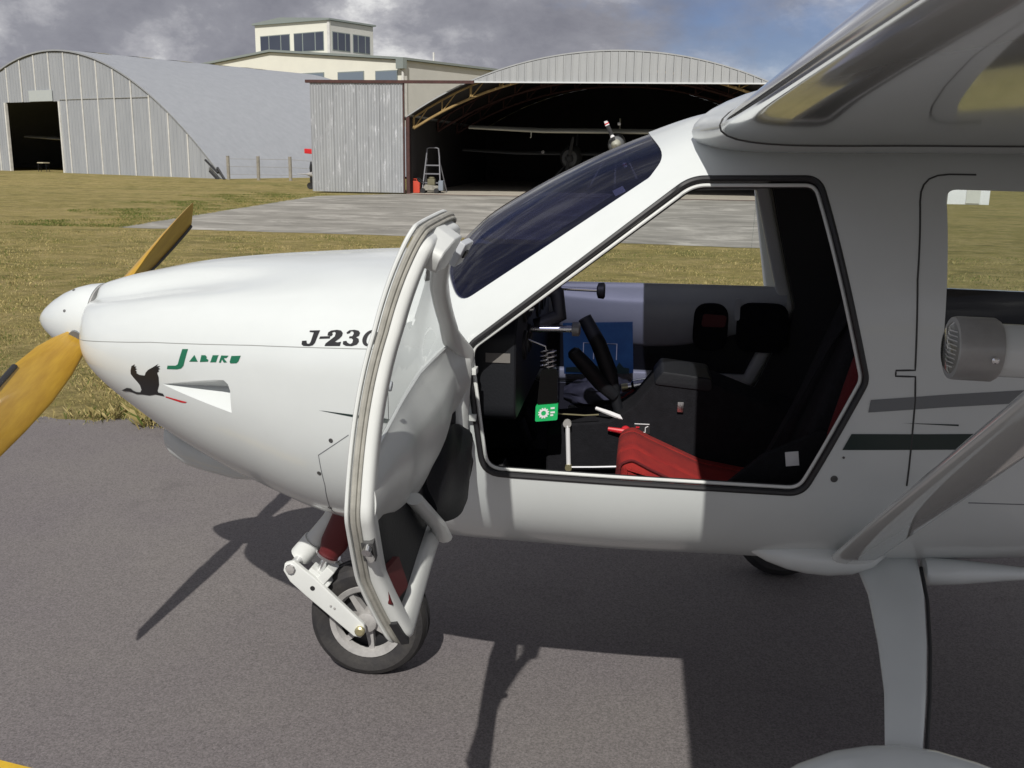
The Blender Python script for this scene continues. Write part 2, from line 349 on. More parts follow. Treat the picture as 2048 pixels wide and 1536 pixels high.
# ---- concrete apron in front of the open hangar
mb = MB(); e = []
AP = [(-10.95, 20.2), (-3.7, 19.75), (2.2, 19.0), (4.5, 18.8), (5.4, 29.0), (7.1, 39.6), (-9.6, 39.6), (-11.9, 36.5)]
pts = dens(AP, 0.4); pts = [(x+RNG.normal(0, 0.035), y+RNG.normal(0, 0.05) if y < 39 else y) for x, y in pts]
bm_ = flatmesh(pts, lambda a, b: (a, b, 0.004), 0); apron = obj('apron', bm_, concrete_m, smooth=0); tag(apron, kind='structure')
# ---- yellow painted line at the near corner of the taxiway
yl = mat('yellow_line_paint', (0.62, 0.40, 0.02), 0.7, col2=(0.5, 0.31, 0.02), vscale=40)
mb = MB(); mb.add([(-2.1, 2.335, 0.008), (-1.50, 2.215, 0.008), (-1.52, 2.07, 0.008), (-2.1, 2.19, 0.008)], [(3, 2, 1, 0)])
o = obj('painted_line', mb, yl, smooth=0); tag(o, kind='structure')

# ---- open hangar with segmental arch roof
HX, HW, HY, HD, HR, HC, WZ, FZ = -1.0, 8.2, 39.8, 20.0, 14.7, 5.45, 2.95, 4.33
def arc(x): return HC-HR+math.sqrt(HR*HR-(x-HX)**2)
hang = root('open_hangar', (HX, HY, 0), 'open-fronted hangar with shallow arched roof and grey corrugated fascia above a dark opening', 'hangar')
mb = MB(); nn = 48; ov = 0.15
top = [(HX-HW-ov+(2*HW+2*ov)*i/nn) for i in range(nn+1)]
def roofpt(x): return arc(min(max(x, HX-HW), HX+HW))-(abs(x-HX)-HW)*0.6*(abs(x-HX) > HW)
vs = []
for yy in (HY-0.12, HY+HD):
    vs += [(x, yy, roofpt(x)+0.05) for x in top]+[(x, yy, roofpt(x)) for x in top]
m_ = nn+1
fs = []
for i in range(nn):
    fs += [(i, i+1, 2*m_+i+1, 2*m_+i), (m_+i, 3*m_+i, 3*m_+i+1, m_+i+1), (i, m_+i, m_+i+1, i+1), (2*m_+i, 2*m_+i+1, 3*m_+i+1, 3*m_+i)]
fs += [(0, 2*m_, 3*m_, m_), (nn, m_+nn, 3*m_+nn, 2*m_+nn)]
mb.add(vs, fs); obj('roof', mb, galv_fascia, hang)
mb = MB(); mb.add([(x, yy, arc(x)-0.012) for yy in (HY-0.02, HY+HD-0.2) for x in top[1:-1]], [(i, i+1, m_-2+i+1, m_-2+i) for i in range(m_-3)]); obj('roof_shade_sheet', mb, darkin, hang)  # dark sheet added under the roof to stand for its shade
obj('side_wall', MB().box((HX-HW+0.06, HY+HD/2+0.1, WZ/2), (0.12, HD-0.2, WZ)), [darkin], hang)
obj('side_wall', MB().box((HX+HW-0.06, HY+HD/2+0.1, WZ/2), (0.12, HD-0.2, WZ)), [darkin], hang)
mb = MB(); q = [(HX-HW, 0), (HX+HW, 0)]+[(HX+HW-2*HW*i/24, arc(HX+HW-2*HW*i/24)-0.01) for i in range(25)]
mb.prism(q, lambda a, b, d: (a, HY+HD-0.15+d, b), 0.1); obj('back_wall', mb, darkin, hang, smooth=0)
obj('floor_slab', MB().box((HX, HY+HD/2-0.15, -0.02), (2*HW, HD+0.1, 0.09)), floor_m, hang)
obj('door_track', MB().box((HX, HY-0.25, 0.012), (2*HW, 0.12, 0.02)), rust_and_shade, hang)
xl = HX-math.sqrt(HR**2-(FZ-HC+HR)**2); xr = 2*HX-xl; sw = (xr-xl)/38
for i in range(38):      # fascia: one folded pan per sheet, upturned seam on its left edge
    a, b = xl+i*sw+0.006, xl+(i+1)*sw-0.006; za, zb = max(arc(a)-0.02, FZ+0.02), max(arc(b)-0.02, FZ+0.02)
    mb = MB(); j = random.uniform(-0.008, 0.008)
    mb.prism([(a, FZ), (b, FZ), (b, zb), (a, za)], lambda p, q_, d: (p, HY-0.10+j+d, q_), 0.03)
    mb.prism([(a, FZ), (a+0.05, FZ), (a+0.05, za), (a, za)], lambda p, q_, d: (p, HY-0.145+j+d, q_), 0.04)
    obj('fascia_sheet', mb, galv_fascia, hang, smooth=0)
obj('fascia_trim', MB().box((HX, HY-0.11, FZ-0.03), (xr-xl, 0.12, 0.05)), mat('pale_trim', (0.6, 0.62, 0.63), 0.5), hang)
for k, (yy, nm) in enumerate(((HY+0.35, 8), (HY+5.2, 8), (HY+10, 8))):   # roof trusses
    mb = MB(); N_ = 28; X_ = [HX-HW+0.2+(2*HW-0.4)*i/N_ for i in range(N_+1)]
    lo = lambda x: arc(x)-0.14-0.52*(1-0.25*abs((x-HX)/HW))
    mb.tube([(x, yy, arc(x)-0.10) for x in X_], 0.045, 6); mb.tube([(x, yy, lo(x)) for x in X_], 0.05, 6)
    for i in range(0, N_, 2):
        mb.tube([(X_[i], yy, lo(X_[i])), (X_[i], yy, arc(X_[i])-0.1)], 0.05 if i % 4 == 0 else 0.03, 6)
        mb.tube([(X_[i], yy, lo(X_[i])), (X_[min(i+1, N_)], yy, arc(X_[min(i+1, N_)])-0.1)], 0.025, 6)
    obj('roof_truss', mb, truss_m if k == 0 else rust_and_shade, hang)  # rear trusses coloured dark to stand for shade deep in the hangar
for s, xx in ((-1, HX-HW+0.05), (1, HX+HW-0.05)): obj('corner_post', MB().box((xx, HY-0.02, 1.5), (0.14, 0.16, 3.0)), rust_and_shade, hang)
obj('door_rail', MB().box(((-13.15+xl+0.15)/2, HY-0.34, 4.28), (xl+0.15+13.15, 0.18, 0.11)), rust_and_shade, hang)
# ---- sliding door hung on the rail, made of ribbed sheets
dx0, dx1 = -12.98, -9.27
sd = root('sliding_hangar_door', ((dx0+dx1)/2, HY-0.34, 0.05), 'tall corrugated metal sliding door pushed left of the open hangar', 'hangar door')
ns = 8; w_ = (dx1-dx0)/ns
for i in range(ns):
    mb = MB(); a = dx0+i*w_; m2 = 24
    prof = []
    for k in range(m2+1):
        ph = (k/m2*4) % 1; prof.append((a+0.004+(w_-0.008)*k/m2, -0.022*(1 if ph < 0.25 else 0)-0.004*math.sin(2*PI*ph)))
    yb = HY-0.36-0.006*(i % 2)
    vs = [(x, yb+d, z) for z in (0.06, 4.22) for x, d in prof]; n = len(prof)
    vs += [(x, yb+0.02, z) for z in (0.06, 4.22) for x, d in prof]
    fs = [(k, k+1, n+k+1, n+k) for k in range(n-1)]+[(2*n+k, 3*n+k, 3*n+k+1, 2*n+k+1) for k in range(n-1)]
    mb.add(vs, fs); obj('door_sheet', mb, galv_door, sd, smooth=0)
for z in (0.3, 2.2, 4.0): obj('frame_rail', MB().box(((dx0+dx1)/2, HY-0.29, z), (dx1-dx0, 0.05, 0.09)), rust_and_shade, sd)
obj('edge_post', MB().box((dx1+0.03, HY-0.33, 2.15), (0.05, 0.09, 4.2)), rust_and_shade, sd)

# ---- big parabolic arch hangar on the left
A1 = R_(27); fd = Vector((math.cos(A1), -math.sin(A1), 0)); dd = Vector((math.sin(A1), math.cos(A1), 0))
P1 = Vector((-20.25, 48.0, 0.17)); QW, QH, QL = 14.0, 6.6, 18.0
def q1(t, z, d=0.0): return P1-fd*t+dd*d+Vector((0, 0, z))      # t: metres left from right foot
def qz(t): u = (t-QW)/QW; return QH*(1-u*u)
arch = root('arched_hangar', q1(QW, 0), 'large arched metal hangar with pale battens on its front and a dark doorway', 'hangar')
step = 1.44; bx_ = [2.62+step*i for i in range(-1, 17)]
bx_ = [0.0]+[b for b in bx_ if 0.3 < b < 2*QW-0.3]+[2*QW]
DL, DR, DH = 18.9, 13.45, 3.95                                   # doorway (t), its head height
def panel_poly(a, b, z0=0.0):
    n = 6; return [(a, z0), (b, z0)]+[(b+(a-b)*i/n, max(qz(b+(a-b)*i/n)-0.03, z0+0.001)) for i in range(n+1)]
for i in range(len(bx_)-1):
    a, b = bx_[i]+0.01, bx_[i+1]-0.01
    pcs = [(a, b, 0.0)]
    if b > DR and a < DL:
        pcs = []
        if a < DR: pcs.append((a, min(b, DR), 0.0))
        if b > DL: pcs.append((max(a, DL), b, 0.0))
        pcs.append((max(a, DR)+0.002, min(b, DL)-0.002, DH))
    for (pa, pb, z0) in pcs:
        if pb-pa < 0.05: continue
        mb = MB(); j = random.uniform(0, 0.02); mb.prism(panel_poly(pa, pb, z0), lambda p, q, d: q1(p, q, j+d), 0.04)
        nr = max(2, int((pb-pa)/0.24))
        for k in range(1, nr):
            t = pa+(pb-pa)*k/nr; zt = qz(t)-0.06
            if zt > z0+0.1: mb.prism([(t-0.02, z0+0.01), (t+0.02, z0+0.01), (t+0.02, zt), (t-0.02, zt)], lambda p, q, d: q1(p, q, j-0.018+d), 0.018)
        obj('front_panel', mb, galv, arch, smooth=0)
for i, t in enumerate(bx_[1:-1]):
    z0 = DH+0.02 if DR-0.05 < t < DL+0.05 else 0.0
    if i in (0,): continue
    obj('batten', MB().prism([(t-0.035, z0), (t+0.035, z0), (t+0.035, qz(t)-0.05), (t-0.035, qz(t)-0.05)], lambda p, q, d: q1(p, q, -0.05+d), 0.045), batten_m, arch, smooth=0)
obj('door_jamb', MB().prism([(DR-0.05, 0), (DR+0.06, 0), (DR+0.06, DH), (DR-0.05, DH)], lambda p, q, d: q1(p, q, -0.06+d), 0.16), batten_m, arch, smooth=0)
obj('door_jamb', MB().prism([(DL-0.06, 0), (DL+0.06, 0), (DL+0.06, DH), (DL-0.06, DH)], lambda p, q, d: q1(p, q, -0.06+d), 0.16), batten_m, arch, smooth=0)
obj('lintel_board', MB().prism([(14.0, DH+0.02), (16.3, DH+0.02), (16.3, DH+0.62), (14.0, DH+0.62)], lambda p, q, d: q1(p, q, -0.06+d), 0.03), mat('pale_board', (0.42, 0.45, 0.45), 0.6), arch, smooth=0)
obj('front_girt', MB().prism([(5.45, 4.02), (13.4, 4.02), (13.4, 4.07), (5.55, 4.07)], lambda p, q, d: q1(p, q, -0.035+d), 0.03), galv_fascia, arch, smooth=0)
mb = MB(); nn = 56
ring = lambda d, off: [q1(2*QW*i/nn, (qz(2*QW*i/nn)+off) if 0 < i < nn else off*0, d)+(fd*(-off) if i == 0 else fd*off if i == nn else Vector()) for i in range(nn+1)]
R0, R1, r0, r1 = ring(-0.08, 0.10), ring(QL, 0.10), ring(-0.08, 0.02), ring(QL, 0.02)
vs = R0+R1+r0+r1; k = nn+1; fs = []
for i in range(nn): fs += [(i, i+1, k+i+1, k+i), (2*k+i, 3*k+i, 3*k+i+1, 2*k+i+1), (i, 2*k+i, 2*k+i+1, i+1), (k+i, k+i+1, 3*k+i+1, 3*k+i)]
mb.add(vs, fs); obj('roof', mb, roofg, arch, smooth=60)
for d in (1.6, 4.4, 7.2, 10.0, 13.0):
    mb = MB(); T = [QW-0.2-i*0.5 for i in range(5)]
    mb.add([q1(t, qz(t)+0.125, d+dv) for dv in (0, 0.85) for t in T], [(i, i+1, 5+i+1, 5+i) for i in range(4)]); obj('skylight_sheet', mb, skylight_m, arch)
mb = MB(); mb.prism([(0.1, 0), (2*QW-0.1, 0)]+[(2*QW-0.1-(2*QW-0.2)*i/30, qz(2*QW-0.1-(2*QW-0.2)*i/30)) for i in range(31)], lambda p, q, d: q1(p, q, QL-0.2+d), 0.1); obj('back_wall', mb, darkin, arch, smooth=0)
mb = MB(); mb.add([q1(0.2, 0.03, 0.1), q1(2*QW-0.2, 0.03, 0.1), q1(2*QW-0.2, 0.03, QL-0.3), q1(0.2, 0.03, QL-0.3)], [(0, 1, 2, 3)]); obj('floor_slab', mb, mat('old_floor', (0.12, 0.115, 0.11), 0.9), arch, smooth=0)
mb = MB(); mb.prism([(11.6, -0.02), (21, -0.02), (21, 0.04), (11.6, 0.04)], lambda p, q, d: q1(p, q, -1.4+d), 1.35); o = obj('door_slab', mb, concrete_m, arch, smooth=0)
# stool in the doorway
st = root('wooden_stool', q1(16.35, 0.04, 0.5), 'small pale topped stool standing in the dark doorway of the arched hangar', 'stool')
c = q1(16.35, 0.04, 0.5); obj('seat', MB().box(c+Vector((0, 0, 0.52)), (0.62, 0.4, 0.05), -A1), mat('pale_ply', (0.5, 0.45, 0.32), 0.7), st)
for sx in (-0.26, 0.26):
    for sy in (-0.15, 0.15): obj('leg', MB().tube([c+Vector((sx, sy, 0)), c+Vector((sx*0.9, sy*0.9, 0.5))], 0.018, 6), rubber, st)
# timber rails leaning at the foot of the arch
for i, (t0, z0, t1, z1) in enumerate(((0.95, 0.95, -0.05, 0.35), (0.55, 0.42, -0.15, 0.02), (-0.15, 0.60, -0.75, 0.05))):
    o = obj('dark_timber', MB().tube([q1(t0, z0, -0.35-0.1*i), q1(t1, z1, -0.45-0.1*i)], 0.06, 6), rubber, loc=q1(t1, z1, -0.45))
    tag(o, ['dark timber rail leaning highest against the foot of the arched hangar', 'dark timber rail low on the ground at the foot of the arched hangar', 'short dark timber rail beside the leftmost fence post'][i], 'timber', 'dark timbers at the arched hangar')
# ---- wire fence
fn = root('wire_fence', (-18.3, 47.2, 0.2), 'post and wire fence between the arched hangar and the sliding door', 'fence')
fx = [-19.72, -18.22, -16.62, -15.0, -13.4]
for x in fx: obj('fence_post', MB().tube([(x, 47.2, gh(x, 47.2)-0.1), (x+random.uniform(-0.02, 0.02), 47.2, gh(x, 47.2)+1.12)], 0.085, 8), fencepost_m, fn)
for z in (0.25, 0.62, 0.98): obj('fence_wire', MB().tube([(x, 47.2, gh(x, 47.2)+z) for x in fx], 0.012, 5), wire_m, fn)

# ---- cream terminal building with a glazed tower on its roof
A2 = R_(29); fe = Vector((math.cos(A2), -math.sin(A2), 0)); de = Vector((math.sin(A2), math.cos(A2), 0)); C2 = Vector((-18.75, 80.0, 0))
def b2(t, z, d=0.0): return C2-fe*t+de*d+Vector((0, 0, z))
bld = root('terminal_building', b2(12, 0, 6), 'cream clad gabled building with a glazed lookout tower rising behind the arched hangar', 'building')
BW, BD, EZ, AZ = 30.6, 12.5, 8.6, 9.85
def slab(name, poly, place, th, m, par=bld): return obj(name, MB().prism(poly, place, th), m, par, smooth=0)
fr_holes = [(7.2, 4.2, 6.3, 7.95), (2.95, 0.55, 6.3, 7.9), (11.8, 8.8, 6.3, 8.0)]
slab('front_wall', [(0, 0), (BW, 0), (BW, EZ), (BW/2, AZ), (0, EZ)], lambda p, q, d: b2(p, q, d), 0.2, cream)
slab('side_wall', [(0.2, 0), (BD, 0), (BD, EZ), (0.2, EZ)], lambda p, q, d: b2(0.2*0+d, q, p), 0.2, grey_and_shade_clad)
slab('back_wall', [(0.2, 0), (BW, 0), (BW, EZ), (BW/2, AZ), (0.2, EZ)], lambda p, q, d: b2(p, q, BD+d), 0.2, cream)
for s in (0, 1):
    pl = [(-0.25, EZ+0.02), (BW/2, AZ+0.04), (BW/2, AZ+0.22), (-0.25, EZ+0.2)] if s == 0 else [(BW/2, AZ+0.04), (BW+0.25, EZ+0.02), (BW+0.25, EZ+0.2), (BW/2, AZ+0.22)]
    slab('roof_slope', pl, lambda p, q, d: b2(p, q, -0.25+d), BD+0.5, trim_m)
for (a, b, z0, z1) in fr_holes:
    f = slab('window', [(b, z0), (a, z0), (a, z1), (b, z1)], lambda p, q, d: b2(p, q, -0.05+d), 0.06, trim_m)
    slab('pane', [(b+0.08, z0), (a-0.08, z0), (a-0.08, z1-0.08), (b+0.08, z1-0.08)], lambda p, q, d: b2(p, q, -0.075+d), 0.03, mat('blue_grey_pane', (0.16, 0.20, 0.25), 0.15, spec=0.7) if 'blue_grey_pane' not in MATS else MATS['blue_grey_pane'], f)  # plain blue-grey pane colour, paler than the tower glass
obj('rain_head', MB().box(b2(0.0, 8.35, -0.2), (0.75, 0.45, 0.8), -A2), trim_m, bld, smooth=0)
obj('downpipe', MB().tube([b2(-0.1, 0, -0.15), b2(-0.1, 8.0, -0.15)], 0.1, 8), batten_m, bld)
obj('corner_flashing', MB().box(b2(-0.06, 4, 0.15), (0.14, 0.35, 8.0), -A2), batten_m, bld, smooth=0)
obj('roof_vent', MB().tube([b2(0.8, 8.6, 4.6), b2(0.8, 9.6, 4.6)], 0.08, 6), batten_m, bld)
T0, T1, TD, TS, TZ0, TZ1 = 11.2, 20.86, 5.4, 3.0, 8.9, 12.55      # tower: t range, depth, setback, heights
tw = slab('tower', [(T0, TZ0), (T1, TZ0), (T1, TZ1+0.1), ((T0+T1)/2+1.2, TZ1+0.42), (T0, TZ1)], lambda p, q, d: b2(p, q, TS+d), 0.2, cream)
slab('tower_side', [(TS+0.2, TZ0), (TS+TD, TZ0), (TS+TD, TZ1), (TS+0.2, TZ1)], lambda p, q, d: b2(T0+d, q, p), 0.2, grey_and_shade_clad)
slab('tower_side', [(TS+0.2, TZ0), (TS+TD, TZ0), (TS+TD, TZ1), (TS+0.2, TZ1)], lambda p, q, d: b2(T1-0.2+d, q, p), 0.2, grey_and_shade_clad)
slab('tower_back', [(T0+0.2, TZ0), (T1-0.2, TZ0), (T1-0.2, TZ1), (T0+0.2, TZ1)], lambda p, q, d: b2(p, q, TS+TD-0.2+d), 0.2, grey_and_shade_clad)
slab('tower_roof', [(T0-0.2, TZ1+0.03), (T1+0.2, TZ1+0.13), (T1+0.2, TZ1+0.28), ((T0+T1)/2+1.2, TZ1+0.6), (T0-0.2, TZ1+0.18)], lambda p, q, d: b2(p, q, TS-0.2+d), TD+0.4, trim_m)
slab('corner_trim', [(T0-0.06, TZ0), (T0+0.22, TZ0), (T0+0.22, TZ1), (T0-0.06, TZ1)], lambda p, q, d: b2(p, q, TS-0.06+d), 0.1, batten_m)
def win(t0, t1, z0, z1, place, cuts):
    f = slab('tower_window', [(t0, z0), (t1, z0), (t1, z1), (t0, z1)], lambda p, q, d: place(p, q, -0.03+d), 0.05, trim_m)
    e = [t0]+[t0+(t1-t0)*c for c in cuts]+[t1]
    for i in range(len(e)-1):
        slab('pane', [(e[i]+0.07, z0+0.07), (e[i+1]-0.07, z0+0.07), (e[i+1]-0.07, z1-0.07), (e[i]+0.07, z1-0.07)], lambda p, q, d: place(p, q, -0.05+d), 0.03, glassdark, f)
fpl = lambda p, q, d: b2(p, q, TS+d); spl = lambda p, q, d: b2(T0+d, q, p)
win(T0+0.68, T0+4.48, 10.12, 11.72, fpl, (0.28, 0.7)); win(T0+5.0, T0+8.96, 10.12, 11.72, fpl, (0.3, 0.7))
win(TS+0.32, TS+2.46, 10.15, 11.7, spl, (0.3, 0.72)); win(TS+2.8, TS+4.95, 10.15, 11.7, spl, (0.3, 0.72))

# ---- things in and beside the open hangar
ld = root('step_ladder', (-8.45, 41.2, 0.03), 'grey folding step ladder just inside the open hangar beside the mower', 'ladder')
lm = mat('ladder_grey', (0.22, 0.22, 0.24), 0.5, metal=0.4)
for s in (-1, 1):
    obj('front_rail', MB().tube([(-8.45+s*0.38, 40.85, 0.03), (-8.45+s*0.27, 41.2, 1.45), (-8.45+s*0.24, 41.2, 1.75)], 0.03, 6), lm, ld)
    obj('rear_rail', MB().tube([(-8.40+s*0.45, 41.6, 0.03), (-8.45+s*0.25, 41.22, 1.4)], 0.022, 6), lm, ld)
obj('top_hoop', MB().tube([(-8.69, 41.2, 1.7), (-8.69, 41.2, 1.78), (-8.6, 41.2, 1.82), (-8.3, 41.2, 1.82), (-8.21, 41.2, 1.78), (-8.21, 41.2, 1.7)], 0.03, 6), lm, ld)
for z, w in ((0.42, 0.68), (0.78, 0.62), (1.12, 0.56)): obj('tread', MB().box((-8.45, 41.05+0.1*z-0.03, z), (w, 0.16, 0.05)), lm, ld)
jc = root('jerry_can', (-8.98, 40.35, 0.03), 'red plastic fuel can standing by the hangar door edge', 'fuel can')
redcan = mat('can_red', (0.52, 0.06, 0.03), 0.5)
obj('can_body', MB().prism(round_poly([(-0.17, 0), (0.17, 0), (0.17, 0.40), (0.05, 0.48), (-0.17, 0.48)], 0.05), lambda p, q, d: (-8.98+p, 40.28+d, 0.03+q), 0.2), redcan, jc, bevel=0.02)
obj('can_handle', MB().tube([(-9.1, 40.38, 0.5), (-9.08, 40.38, 0.58), (-8.96, 40.38, 0.58), (-8.93, 40.38, 0.49)], 0.018, 6), redcan, jc)
obj('can_cap', MB().lathe([(0, 0.04), (0.06, 0.04)], (-8.87, 40.38, 0.46), (0.4, 0, 1), 10), rubber, jc)
mw = root('lawn_mower', (-8.40, 40.6, 0.03), 'dusty grey motor mower parked in front of the step ladder', 'mower')
mg = mat('mower_grey', (0.30, 0.29, 0.25), 0.6, var=0.4, vscale=8); md_ = mat('mower_olive', (0.14, 0.13, 0.08), 0.6)
obj('deck', MB().prism(round_poly([(-0.36, 0.10), (0.30, 0.10), (0.34, 0.28), (-0.22, 0.34)], 0.04), lambda p, q, d: (-8.40+p, 40.4+d, 0.03+q), 0.42), mg, mw, bevel=0.02)
obj('engine', MB().box((-8.38, 40.6, 0.47), (0.3, 0.28, 0.24)).lathe([(0, 0.12), (0.06, 0.12), (0.08, 0.05)], (-8.38, 40.6, 0.59), (0, 0, 1), 14), md_, mw, bevel=0.015)
obj('catcher', MB().prism(round_poly([(0.32, 0.1), (0.52, 0.1), (0.52, 0.5), (0.34, 0.5)], 0.03), lambda p, q, d: (-8.40+p, 40.4+d, 0.03+q), 0.36), mat('mower_blue_grey', (0.2, 0.23, 0.27), 0.6), mw, bevel=0.02)
for dx in (-0.3, 0.26):
    for dy in (-0.24, 0.26): obj('wheel', MB().lathe([(-0.03, 0.06), (-0.03, 0.1), (0.03, 0.1), (0.03, 0.06)], (-8.40+dx, 40.6+dy, 0.13), (0, 1, 0), 14), rubber, mw)
obj('handle', MB().tube([(-8.65, 40.42, 0.35), (-8.95, 40.42, 0.62), (-8.95, 40.78, 0.62), (-8.65, 40.78, 0.35)], 0.018, 6), rubber, mw)
def naca(m=0.04, p=0.4, t=0.13, n=26):
    X = [(1-math.cos(PI*i/n))/2 for i in range(n+1)]; up, lo = [], []
    for x in X:
        yt = 5*t*(0.2969*math.sqrt(x)-0.1260*x-0.3516*x*x+0.2843*x**3-0.1036*x**4)
        yc = m/p**2*(2*p*x-x*x) if x < p else m/(1-p)**2*((1-2*p)+2*p*x-x*x)
        up.append((x, yc+yt)); lo.append((x, yc-yt))
    return list(reversed(up))+lo[1:]            # TE upper -> LE -> TE lower
AF = naca(t=0.12)
def parked(name, label, nose, zc, r, L, wz, wy, wl, wr, chord, m1, m2, prop=True, gear=None, m3=None):
    o = root(name, (nose[0], nose[1], 0.03), label, 'aircraft', 'aircraft stored in the hangars')
    x, y, z = nose
    mb = MB(); rs = []
    for (t, k, dz) in ((0.25, 0.35, 0), (0.3, 0.7, 0), (0.8, 0.95, 0), (1.8, 1.0, 0.05), (2.8, 0.95, 0.1), (4.5, 0.5, 0.15), (L, 0.15, 0.25)):
        rs.append([(x+r*k*math.cos(a), y+t, z+dz+r*k*1.1*math.sin(a)) for a in [2*PI*i/20 for i in range(20)]])
    mb.rings(rs); obj('body', mb, m3 or m1, o, smooth=60)
    mb = MB(); rs = []
    for xx, k, dz in ((wl, 0.75, 0.12), ((wl+x)/2, 1.0, 0.0), (x, 1.0, 0.0), ((wr+x)/2, 1.0, 0.0), (wr, 0.75, 0.12)):
        rs.append([(xx, wy+q[0]*chord*k, wz+dz+q[1]*chord*k) for q in AF])
    mb.rings(rs); obj('wing', mb, m2, o, smooth=60)
    sp = obj('spinner', MB().lathe([(-0.18, 0.01), (-0.12, 0.09), (0, 0.16), (0.26, 0.2)], nose, (0, 1, 0), 20), m1, o)
    if prop:
        for a in prop:
            d = Vector((math.cos(a), 0, math.sin(a)))
            bl = obj('propeller_blade', MB().tube([Vector(nose)+d*k for k in (0.1, 0.4, 0.75, 0.98)], [0.06, 0.085, 0.08, 0.05], 10, flat=0.3, up=(0, 1, 0)), rubber, o)
            for (k0, k1, mm, nm) in ((0.80, 0.99, 'w', 'tip_band'), (0.30, 0.40, 'w', 'root_band')) if m3 else ():
                obj(nm, MB().tube([Vector(nose)+d*k0, Vector(nose)+d*k1], [0.088, 0.07], 10, flat=0.36, up=(0, 1, 0)), paper, bl)
            if m3: obj('tip_stripe', MB().tube([Vector(nose)+d*0.85, Vector(nose)+d*0.90], [0.092, 0.09], 10, flat=0.40, up=(0, 1, 0)), redp, bl)
    mb = MB(); mb.prism([(y+L-0.9, z+0.2), (y+L+0.1, z+0.2), (y+L+0.15, z+1.2), (y+L-0.3, z+1.2)], lambda p, q, d: (x-0.03+d, p, q), 0.06); obj('tail_fin', mb, m1, o, smooth=0)
    for (gx, gy) in gear or ((x-1.1, y+1.6), (x+1.1, y+1.6), (x, y+0.8)):
        obj('gear_leg', MB().tube([(x+(gx-x)*0.3, gy, z-r*0.8), (gx, gy, 0.25)], 0.04, 8), m1, o)
        w = obj('wheel', MB().lathe([(-0.06, 0.1), (-0.07, 0.2), (-0.04, 0.24), (0.04, 0.24), (0.07, 0.2), (0.06, 0.1)], (gx, gy, 0.27), (1, 0, 0), 18), rubber, o)
    return o
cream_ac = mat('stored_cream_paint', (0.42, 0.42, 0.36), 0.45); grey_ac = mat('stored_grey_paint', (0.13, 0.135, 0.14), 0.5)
pa = parked('stored_aircraft', 'stored aircraft with cream wing and black white-banded propeller nearest the hangar front', (-1.02, 41.0, 2.05), 2.05, 0.36, 6.5, 2.55, 43.4, -7.35, 5.2, 1.7, cream_ac, cream_ac, prop=(R_(116), R_(-64)), m3=grey_ac)
obj('wing_light', MB().lathe([(-0.06, 0.03), (0, 0.07), (0.06, 0.03)], (-0.95, 42.6, 2.88), (0, 1, 0), 12), paper, pa)
obj('pitot_mast', MB().tube([(-4.65, 43.3, 2.55), (-4.65, 43.3, 2.33), (-4.65, 43.1, 2.3)], 0.025, 6), cream_ac, pa)
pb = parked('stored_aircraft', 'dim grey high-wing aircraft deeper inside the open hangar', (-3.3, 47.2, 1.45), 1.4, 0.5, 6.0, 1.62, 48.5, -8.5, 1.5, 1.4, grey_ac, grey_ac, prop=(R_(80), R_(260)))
obj('nav_light', MB().lathe([(-0.08, 0.03), (0, 0.08), (0.08, 0.03)], (-4.55, 47.6, 1.72), (0, 1, 0), 12), paper, pb)
q_ = q1(17.0, 0, 3.2)
pc = parked('stored_aircraft', 'dim pale aircraft nose inside the doorway of the arched hangar', (q_.x, q_.y, 1.75), 1.7, 0.7, 6.0, 2.1, q_.y+1.2, q_.x-4.2, q_.x+4.2, 1.4, mat('stored_pale_paint', (0.45, 0.45, 0.44), 0.5), MATS['stored_pale_paint'], prop=(R_(100), R_(280)))
# machine half hidden behind the sliding door
ph = root('hidden_trike', (-13.2, 42.0, 0.1), 'red tipped wing and dark propeller of a machine poking out behind the sliding door', 'aircraft')
obj('wing_tip', MB().prism([(-14.15, 1.52), (-13.2, 1.45), (-13.2, 1.62), (-14.15, 1.72)], lambda p, q, d: (p, 42.0+d, q), 0.9), [decal_red], ph, bevel=0.02)
obj('wing_end_cap', MB().prism([(-13.65, 1.46), (-12.6, 1.40), (-12.6, 1.64), (-13.65, 1.69)], lambda p, q, d: (p, 41.97+d, q), 0.96), rubber, ph, bevel=0.02)
obj('nose_spinner', MB().lathe([(0, 0.012), (0.4, 0.03), (0.55, 0.09), (0.75, 0.14)], (-14.6, 42.3, 0.66), (1, 0, -0.02), 16), alloy, ph)
for s in (-1, 1): obj('propeller_blade', MB().tube([(-13.98, 42.3, 0.66), (-13.98, 42.3, 0.66+s*0.26), (-13.97, 42.3, 0.66+s*0.52)], [0.05, 0.07, 0.03], 8, flat=1.0), rubber, ph)
obj('pod', MB().lathe([(0, 0.14), (0.3, 0.3), (1.3, 0.34), (1.9, 0.2)], (-13.9, 42.3, 0.72), (1, 0, 0), 18), rubber, ph)
obj('nose_wheel', MB().lathe([(-0.05, 0.06), (-0.06, 0.14), (0.06, 0.14), (0.05, 0.06)], (-14.02, 42.3, gh(-14, 42.3)+0.15), (0, 1, 0), 16), rubber, ph)
obj('mast', MB().tube([(-13.0, 42.4, 0.7), (-13.0, 42.4, 1.5)], 0.03, 6), rubber, ph)
# white crate far out on the grass, seen through the cabin
cr = root('white_site_shed', (12.2, 40.4, 0), 'small white shed far off on the grass seen through the rear cabin window', 'shed')
obj('wall', MB().box((12.2, 40.4, 0.55), (1.5, 1.2, 1.1)), paper, cr, bevel=0.02); obj('lid', MB().box((12.2, 40.4, 1.13), (1.6, 1.3, 0.06)), paper, cr)
obj('door', MB().box((12.35, 39.785, 0.5), (0.5, 0.04, 0.9)), grey_and_shade_clad, cr)

